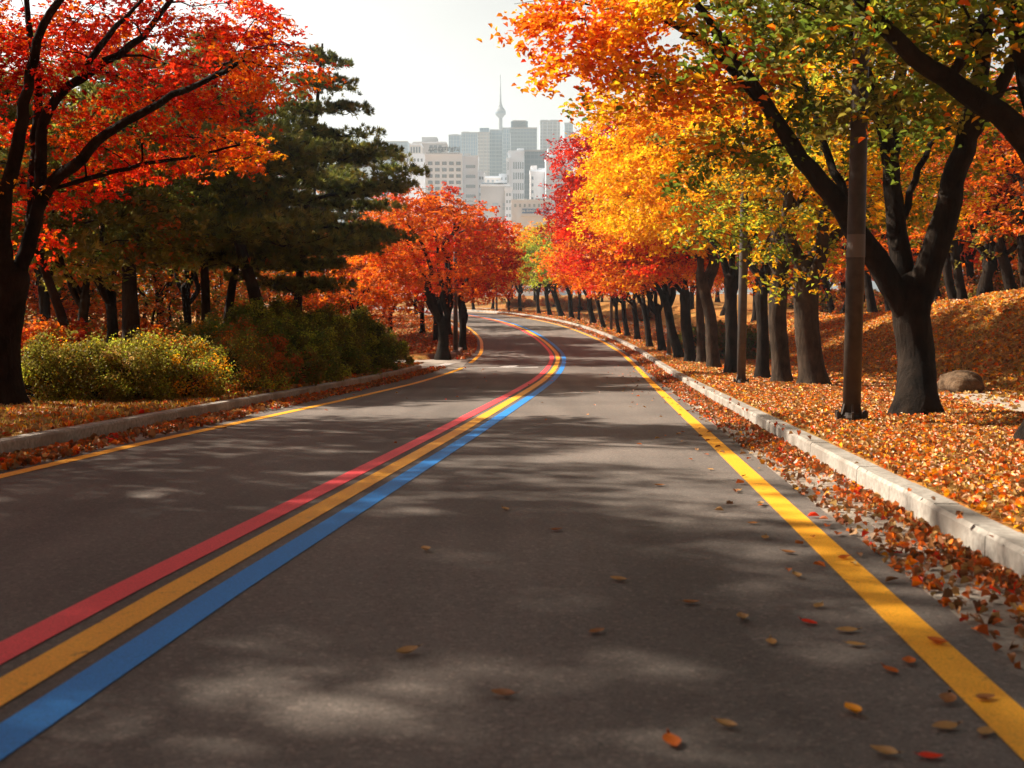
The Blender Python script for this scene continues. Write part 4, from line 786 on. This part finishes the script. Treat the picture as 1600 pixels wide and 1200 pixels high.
x, y, d = band_pts(6000, -7.6, -14, 46, 90, rng); regs.append((x, y, rng.uniform(0, .02, len(x)), LR, .14))
scatter('fallen_leaves_verge', regs, None, None, seed=3)
regs = []
# drift of leaves in the right-hand gutter, deepest against the kerb
x, y, d = band_pts(9000, .70, .24, 3.5, 30, rng, 1.15, 3.4); cl = .5 + .5 * np.sin(y * 1.9) * np.sin(y * .73 + 1); keep = rng.uniform(size=len(x)) < np.clip(.35 + .75 * cl, 0, 1); x, y, d = x[keep], y[keep], d[keep]
regs.append((x, y, rng.uniform(0, 1, len(x)) * .06 * sst((d - .45) / .25), LR, .050))
x, y, d = band_pts(4500, .70, .25, 28, 100, rng, 1.2, 1.5); regs.append((x, y, rng.uniform(0, .03, len(x)), LR, .11))
x, y, d = band_pts(7000, -7.33, -6.8, 8, 38, rng, 1.0, 1.4); cl = .5 + .5 * np.sin(y * 1.3); keep = rng.uniform(size=len(x)) < np.clip(.3 + .8 * cl, 0, 1); regs.append((x[keep], y[keep], rng.uniform(0, .03, keep.sum()), LR, .08))
x, y, d = band_pts(3500, -7.33, -6.8, 45, 90, rng); regs.append((x, y, rng.uniform(0, .03, len(x)), LR, .11))
scatter('fallen_leaves_gutter', regs, None, None, seed=4, curl=.45, tilt=.5); regs = []
x, y, d = band_pts(170, .2, -.9, 5, 40, rng, 1.0, 2.2); regs.append((x, y, x * 0 + .004, LR, .07))
x, y, d = band_pts(90, -6.6, .2, 12, 45, rng, 1.0, 1); regs.append((x, y, x * 0 + .002, LR, .06))
scatter('fallen_leaves_road', regs, None, None, seed=6, curl=.2, tilt=.12)
# grass blades on the verges
def grass(name, regions, seed):
    rng = np.random.default_rng(seed); PP, DD, CC, SS = [], [], [], []
    for x, y, pl, sz in regions:
        z = zg(x, y); PP.append(np.column_stack([x, y, z])); dr = np.array([0, 0, 1.]) + rng.normal(0, .5, (len(x), 3)); dr[:, 2] = np.abs(dr[:, 2]) + .2
        DD.append(dr / np.linalg.norm(dr, axis=1)[:, None]); CC.append(jitter(pick(pl, len(x), rng), rng)); SS.append(np.full(len(x), sz))
    P0 = np.concatenate(PP); dr = np.concatenate(DD); s = np.concatenate(SS); nr = np.cross(dr, rng.normal(size=dr.shape)); nr /= np.linalg.norm(nr, axis=1)[:, None]
    me = leaf_mesh(name, P0 + dr * s[:, None] * .45, nr, s, np.concatenate(CC), rng, along=dr, aspect=.09, curl=.05); return obj(name, me, M['leaf'], kind='stuff')
GP = dict(wheat=4, olive=2, lime=1.6, tan=3, gold=1)
x1, y1, _ = band_pts(30000, .98, 4.2, 3, 30, rng, 1.15); k1 = nz(x1 * .8, y1 * .8) > -.1; x2, y2, _ = band_pts(9000, -7.6, -10, 11, 22, rng); x3, y3, _ = band_pts(14000, .98, 4.2, 28, 60, rng); x4, y4, _ = band_pts(16000, 6, 12, 14, 45, rng); k4 = nz(x4 * .7, y4 * .7) > .15
grass('grass_blades', [(x1[k1], y1[k1], GP, .07), (x2, y2, GP, .09), (x3, y3, GP, .10), (x4[k4], y4[k4], GP, .14)], 8)

# single leaves lying on the near asphalt
leafpx = [(1135, 1140, 'tan'), (1050, 1165, 'rust'), (1332, 1117, 'gold'), (1475, 1142, 'tan'), (1540, 1148, 'tan'), (1380, 1182, 'tan'), (1455, 1187, 'red'), (1480, 1101, 'brown'), (1265, 977, 'red'), (1205, 1007, 'tan'), (1322, 989, 'tan'), (1338, 1012, 'tan'),
          (1278, 951, 'tan'), (966, 909, 'tan'), (1160, 970, 'tan'), (636, 1025, 'tan'), (785, 1090, 'brown'), (933, 990, 'brown'), (1392, 1052, 'rust'), (1420, 1038, 'rust'), (1245, 904, 'tan'), (1195, 843, 'tan'), (1152, 768, 'tan'), (1318, 875, 'rust'), (1080, 945, 'brown'),
          (790, 798, 'tan'), (665, 862, 'tan'), (870, 830, 'brown'), (1540, 1096, 'brown'), (1232, 866, 'brown'), (1175, 820, 'brown'), (1188, 790, 'tan'), (1110, 735, 'tan'), (1030, 760, 'brown'), (1463, 1008, 'rust'), (1395, 890, 'rust')]
where = {'tan': 'pale tan curled fallen leaf', 'rust': 'rust brown fallen leaf', 'gold': 'golden yellow fallen leaf', 'red': 'dark red fallen leaf', 'brown': 'dull brown flat fallen leaf'}
def leaf_mesh_one(seed, col, size):
    rng = np.random.default_rng(seed); m = 9; V = []; f = []
    cu = rng.uniform(.2, .6); tw = rng.uniform(-.3, .3)
    for i in range(m):
        t = i / (m - 1); wd = .34 * math.sin(math.pi * min(1, t * .97 + .03)) ** .8 * (1 - .25 * t) + (.0 if 0 < i < m - 1 else .01)
        for s in (-1, 0, 1): V.append(((t - .5) * size, s * wd * size, size * (cu * (abs(s) * wd) * 1.1 + .3 * cu * (2 * t - 1) ** 2 + tw * s * wd * (t - .5))))
    for i in range(m - 1):
        for j in (0, 1): a = i * 3 + j; f.append((a, a + 1, a + 4, a + 3))
    V.append((-.75 * size, 0, .3 * cu * size + .01)); f.append((0, 1, len(V) - 1)); f.append((1, 2, len(V) - 1))
    me = mesh_np('fallen_leaf', V, f, True); c = jitter(np.tile(COL[col], (len(V), 1)), rng, .05); setcol(me, c * (1.5 if col == 'brown' else 1.15)); return me
from collections import Counter
LC = Counter(); leafpx.sort(key=lambda q: -q[1])
for k, (u, v, cn_) in enumerate(leafpx):
    p = ground_px(u, v, 0.0); d = float(dist([p[0]], [p[1]])[0])
    o = obj('fallen_leaf', leaf_mesh_one(900 + k, cn_, .075 + .02 * ((k * 7) % 5) / 4), M['litter'])
    o.location = (float(p[0]), float(p[1]), float(P(p[1])) + .008); o.rotation_euler = (math.atan(-.041), 0, k * 2.399)
    pl = 'on the yellow edge line' if abs(d) < .1 else ('between the edge line and the gutter' if d > 0 else ('beside the blue stripe' if d < -2.3 else ('close to the yellow edge line' if d > -.45 else 'in the middle of the right lane')))
    dd = 'nearest the camera' if p[1] < 4.2 else ('a few steps ahead' if p[1] < 6.5 else 'farther up the road')
    LB = where[cn_] + ' ' + pl; LC[LB] += 1
    o['label'] = LB + ', ' + ('nearest', 'second', 'third', 'fourth', 'fifth', 'sixth', 'seventh', 'eighth', 'ninth', 'tenth', 'eleventh', 'twelfth')[LC[LB] - 1] + ' of these'; o['category'] = 'leaf'; o['group'] = 'single leaves lying on the near road'

# ------------------------------------------------------------------ the city
def wallmat(name, c, c2=None): return noisy(name, c, c2 or tuple(x * .9 for x in c), .15, .8)
M['w1'] = wallmat('wall_white', (.85, .91, 1.0), (.79, .85, .94)); M['tow'] = wallmat('tower_concrete', (.30, .32, .35)); M['w2'] = wallmat('wall_cream', (.74, .71, .70)); M['w3'] = wallmat('wall_grey', (.5, .5, .52)); M['w4'] = wallmat('wall_pink_white', (.78, .76, .78))
M['win'] = plain('window_glass', (.16, .19, .23), .25); M['winl'] = plain('window_glass_pale', (.30, .36, .42), .25); M['sign'] = plain('sign_blue', (.03, .10, .30), .6); M['sgw'] = plain('sign_white', (.8, .8, .8), .6); M['dkm'] = plain('rooftop_dark', (.04, .04, .05), .7)
def curtain(name, c1, c2, sx, sz):
    m, t, b = mat_new(name); l = t.links.new; tc = N(t, 'ShaderNodeTexCoord'); sp = N(t, 'ShaderNodeSeparateXYZ'); l(tc.outputs['Object'], sp.inputs[0])
    def stripe(sock, per, duty):
        a = N(t, 'ShaderNodeMath', operation='DIVIDE'); a.inputs[1].default_value = per; l(sock, a.inputs[0]); f = N(t, 'ShaderNodeMath', operation='FRACT'); l(a.outputs[0], f.inputs[0])
        g = N(t, 'ShaderNodeMath', operation='GREATER_THAN'); g.inputs[1].default_value = duty; l(f.outputs[0], g.inputs[0]); return g.outputs[0]
    s1 = stripe(sp.outputs[2], sz, .68); s2 = stripe(sp.outputs[0], sx, .86); mx = N(t, 'ShaderNodeMath', operation='MAXIMUM'); l(s1, mx.inputs[0]); l(s2, mx.inputs[1])
    n = N(t, 'ShaderNodeTexNoise', Scale=.08, Detail=5); l(tc.outputs['Object'], n.inputs['Vector']); r = ramp(t, [(.35, c1), (.65, tuple(min(1, x * 1.35) for x in c1))]); l(n.outputs[0], r.inputs[0])
    x = N(t, 'ShaderNodeMix', data_type='RGBA'); l(mx.outputs[0], x.inputs[0]); l(r.outputs[0], x.inputs[6]); x.inputs[7].default_value = (*c2, 1); l(x.outputs[2], b.inputs['Base Color']); b.inputs['Roughness'].default_value = .35
    return m
M['g1'] = curtain('curtain_blue', (.10, .19, .30), (.24, .34, .44), 3.0, 3.6); M['g2'] = curtain('curtain_teal', (.15, .26, .34), (.36, .46, .53), 4.2, 3.6); M['g3'] = curtain('curtain_pale', (.36, .41, .45), (.62, .65, .66), 3.4, 3.4); M['g4'] = curtain('curtain_slate', (.09, .14, .20), (.17, .23, .30), 2.6, 3.2)
def bld(label, u0, u1, vt, Y, dep, mat, name='building', cat='building', base=-5., top=None, wins=None, roof=(), fins=None, skew=0, group=None, parapet=True):
    a = W(u0, vt, Y); b = W(u1, vt, Y); cx = (a[0] + b[0]) / 2; hw = (b[0] - a[0]) / 2; h = a[2] - base
    rt = root(name, (cx, Y + dep / 2, base), label, cat, group or 'city buildings in the distance', rz=skew); px = Y / F
    boxes('body', [(-hw, hw, -dep / 2, dep / 2, 0, h)], M[mat], rt)
    if parapet: boxes('parapet', [(-hw - .25, hw + .25, -dep / 2 - .25, dep / 2 + .25, h + .003, h + 1.1)], M['w1' if mat[0] == 'w' else 'w3'], rt)
    for (a0, a1, hh, mt) in roof:      # boxes on the roof, in fractions of the width and pixels of height
        boxes('roof_block', [(-hw + 2 * hw * a0, -hw + 2 * hw * a1, -dep * .35, dep * .35, h + 1.103 * parapet + .003, h + 1.1 + hh * px)], M[mt], rt)
    if wins:
        xs, zs, ww, wh, mt = wins; wm = None
        for zf in zs:
            for xf in xs:
                if wm is None:
                    wm = mesh_np('window', *[np.array(q) for q in box_vf(-ww / 2, ww / 2, -.25, .15, -wh / 2, wh / 2)]); wm.materials.append(M[mt])
                o = bpy.data.objects.new('window', wm); C.objects.link(o); o.parent = rt; o.location = (-hw + 2 * hw * xf, -dep / 2, h - zf * px)
    if fins:
        nf, mt = fins
        for q in range(nf):
            x = -hw + 2 * hw * (q + .5) / nf; boxes('fin', [(x - .22, x + .22, -dep / 2 - .5, -dep / 2 + .1, .5, h - .4)], M[mt], rt)
    return rt, hw, h, px, dep
lin = lambda a, b, n: list(np.linspace(a, b, n))
def txt(body, parent, loc, size, mat, name='sign_text', ext=.12, bold=.0, sx=1.0):
    c = bpy.data.curves.new(name, 'FONT'); c.body = body; c.size = size; c.offset = bold; c.extrude = ext; c.align_x = 'CENTER'; c.align_y = 'CENTER'
    q = bpy.data.objects.new(name, c); C.objects.link(q); bpy.context.view_layer.update()
    me = bpy.data.meshes.new_from_object(q.evaluated_get(bpy.context.evaluated_depsgraph_get())); bpy.data.objects.remove(q); me.materials.clear()
    o = obj(name, me, M[mat], parent); o.location = loc; o.rotation_euler = (R(90), 0, 0); o.scale = (sx, 1, 1); return o
# white office block with roof lettering
rt, hw, h, px, dp = bld('white office block with a dark lettering sign along its roof and five columns of windows', 664, 722, 243, 620, 18, 'w1', wins=(lin(.14, .90, 5), lin(12, 118, 12), 2.6, 1.9, 'win'), roof=((.62, .95, 3, 'w3'),))
boxes('sign_frame', [(-hw + .5, hw - 1.5, -dp / 2 + .3, -dp / 2 + .5, h + 1.12, h + 1.5)], M['dkm'], rt); txt('시사소외표합해보해시', rt, (.3, -dp / 2 + .2, h + 3.1), 3.1, 'dkm', bold=.2, sx=.62)
bld('narrow white block with wide blank panels joined to the right of the lettered office block', 722.5, 747, 246, 628, 16, 'w1', wins=([.52], lin(14, 104, 7), 5.4, 1.7, 'winl'), roof=((.1, .5, 4, 'w3'),))
bld('lower slim white block at the right shoulder of the lettered office block', 747.5, 756, 270, 634, 16, 'w1', wins=([.3, .75], lin(8, 70, 6), .9, 1.6, 'win'))
bld('grey stepped block rising behind the lettered office block', 645, 697, 224, 760, 20, 'w3', wins=([.55, .68, .82], [5, 12], 2.2, 1.9, 'win'), roof=((.26, .72, 8, 'w3'),))
bld('cream columned penthouse block behind the pine boughs', 640, 658, 227, 700, 14, 'w2', wins=(lin(.15, .85, 4), [7], 1.0, 3.6, 'win'))
bld('small white block with round topped windows behind the pine boughs', 622, 663, 243, 660, 16, 'w1', wins=(lin(.1, .9, 7), [7], 1.0, 1.8, 'win'))
bld('pale blue tower farthest left, half hidden by the pine', 598, 637, 222, 1150, 30, 'g1'); bld('pale low tower behind the pine at the left', 560, 600, 232, 1250, 30, 'g3')
# glass towers
bld('slim pale blue tower, leftmost of the glass cluster', 701, 720, 212, 1150, 24, 'g1', roof=((.2, .8, 1.5, 'w3'),), fins=(4, 'w3')); bld('grey blue glass tower, second from the left of the cluster', 721, 745.5, 208, 1130, 26, 'g1', roof=((.1, .5, 1.5, 'w3'),), fins=(6, 'w3'))
bld('pale green glass slab in the middle of the cluster', 746.5, 765, 208, 1080, 26, 'g3', roof=((.15, .95, 7, 'g1'),), fins=(3, 'w3')); bld('ribbed glass tower right of the pale green slab', 765.5, 785, 204, 1090, 26, 'g2', fins=(9, 'g1'))
bld('teal glass tower directly below the needle tower', 785.5, 797, 201, 1075, 26, 'g2', fins=(3, 'g3'))
bld('broad slate blue glass tower with a raised block on top, tallest of the cluster', 797.5, 839, 201, 1060, 28, 'g1', roof=((.02, .66, 10.5, 'g1'), (.08, .6, 12, 'w3')), fins=(5, 'g1'))
bld('lone grey tower with white vertical bands, right of the cluster', 844, 875, 190, 1120, 24, 'g3', roof=((.05, .4, 2, 'w3'), (.5, .95, 2, 'w3')), fins=(4, 'w1')); bld('faint pale tower farthest right, beside the red leaves', 882, 895, 193, 1350, 24, 'g2', fins=(3, 'w3'))
# white and slate building
bld('white block with tall window ribs and a slate glass side', 794, 819, 238, 700, 14, 'w1', wins=(lin(.36, .92, 5), lin(20, 68, 4), .9, 4.2, 'winl'), roof=((.55, 1.0, 4, 'w1'),))
bld('slate blue glass block joined to the right of the ribbed white one', 819.5, 852, 237, 706, 20, 'g4', roof=((.1, .9, 1.2, 'w3'),)); bld('white low wing left of the ribbed block', 791.5, 796, 249, 698, 10, 'w1', wins=([.5], [10, 30], .5, 5, 'win'))
bld('pinkish white stepped block in front of the slate glass one', 828.5, 857, 268, 640, 16, 'w4', wins=([.13], lin(10, 52, 5), 1.0, 1.7, 'win'), roof=((.04, .38, 7, 'w4'), (.45, .98, 3, 'w3')))
bld('white block with dark strip windows beside the red leaves', 853, 885, 248, 630, 16, 'w1', wins=([.60, .85], lin(16, 80, 6), 3.0, 1.9, 'win'), roof=((.1, .6, 14, 'w1'),))
bld('low grey hall with a dark blue roof edge between the white blocks', 751, 797, 291, 600, 20, 'w3', wins=(lin(.15, .85, 3), [28, 34], 3.2, 1.6, 'winl'), roof=((.02, .9, 3, 'g4'), (.5, .8, 6, 'w1')))
bld('small rooftop house cluster behind the grey hall', 758, 782, 278, 720, 14, 'w2', wins=(lin(.2, .8, 3), [5], 1.4, 1.6, 'winl')); bld('small white rooftop house behind the grey hall on the right', 780, 794, 274, 740, 14, 'w1', wins=(lin(.25, .75, 2), [5], 1.3, 1.6, 'winl'))
bld('pale narrow house right of the grey hall', 789, 800, 296, 590, 14, 'w1', wins=([.3, .7], lin(8, 40, 4), .9, 1.5, 'winl'))
rt, hw, h, px, dp = bld('low pale building with blue sign band and white canopy, lowest in the city view', 799, 860, 315, 560, 18, 'w1', wins=(lin(.1, .95, 8), [6], 1.0, 1.6, 'winl'), roof=((.62, .98, 2, 'dkm'), (.15, .4, 1.5, 'w2')))
sb = boxes('sign_board', [(-hw * .45, hw * .95, -dp / 2 - .5, -dp / 2 - .02, h - 18 * px, h - 11 * px)], M['sign'], rt); txt('HL EUMET PARK', sb, (hw * .1, -dp / 2 - .55, h - 14.5 * px), 1.5, 'sgw', ext=.03, bold=.05)
boxes('canopy', [(-hw * .5, hw * .5, -dp / 2 - 2.5, -dp / 2 - .02, h - 23 * px, h - 19 * px)], M['sgw'], rt); boxes('awning', [(hw * .6, hw * .95, -dp / 2 - 2.0, -dp / 2 - .02, h - 22 * px, h - 20 * px)], M['winl'], rt)
# needle tower
Yt = 1450; pt = W(782, 300, Yt); zt = lambda v: float(W(782, v, Yt)[2]) + 5; k_ = Yt / F
rt = root('observation_tower', (pt[0], Yt, -5), 'slender needle tower with a round pod and a long antenna rising above the glass cluster', 'tower')
def lth(name, prof, mat, par=None, sides=24): a = Acc(); lathe(a, [(r * k_, zt(v)) for r, v in prof], sides=sides); return obj(name, mesh_np(name, np.concatenate(a.v), a.f, False), M[mat], par or rt)
lth('shaft', [(4.5, 455), (3.6, 250), (3.1, 184.5)], 'tow')
pod = lth('pod', [(3.2, 184.3), (5.5, 181.5), (7.8, 179), (8.1, 175), (7.6, 172.5), (6.0, 170), (4.6, 168.2)], 'tow'); lth('pod_windows', [(8.15, 178.4), (8.3, 177.8), (8.3, 175.6), (8.15, 175.0)], 'g4', pod)
lth('pod_cap', [(4.4, 168), (3.6, 165), (2.6, 163.5), (1.9, 159)], 'tow'); lth('antenna', [(1.5, 158.9), (1.25, 148), (1.0, 147.5), (.9, 136), (.65, 135.6), (.45, 117)], 'tow', sides=8)
# far hill
hx = np.linspace(-1500, 600, 60); V = []
for i, x in enumerate(hx): 
    t = 125 + 60 * math.sin(x * .004 + 2) + 25 * math.sin(x * .013) ; t *= 1.6 * math.exp(-((x + 420) / 520) ** 2) + .1
    V += [(x, 1950, -6), (x, 2150, max(2, t)), (x, 2400, -6)]
idx = np.arange(180).reshape(60, 3); obj('hills', mesh_np('hills', V, np.stack([idx[:-1, :-1], idx[1:, :-1], idx[1:, 1:], idx[:-1, 1:]], -1).reshape(-1, 4), True), noisy('hill_green', (.06, .08, .05), (.10, .11, .07), .02), kind='structure')

# ------------------------------------------------------------------ haze
hv, hf = box_vf(-1950, 1950, -50, 2550, -9, 330)
hm = bpy.data.materials.new('haze_air'); hm.use_nodes = True; t = hm.node_tree; t.nodes.clear(); o_ = t.nodes.new('ShaderNodeOutputMaterial'); pv = t.nodes.new('ShaderNodeVolumePrincipled')
pv.inputs['Color'].default_value = (.72, .87, 1.0, 1); pv.inputs['Density'].default_value = .00042; pv.inputs['Anisotropy'].default_value = .3; t.links.new(pv.outputs[0], o_.inputs['Volume'])
obj('haze', mesh_np('haze', np.array(hv, float), hf), hm, kind='stuff')
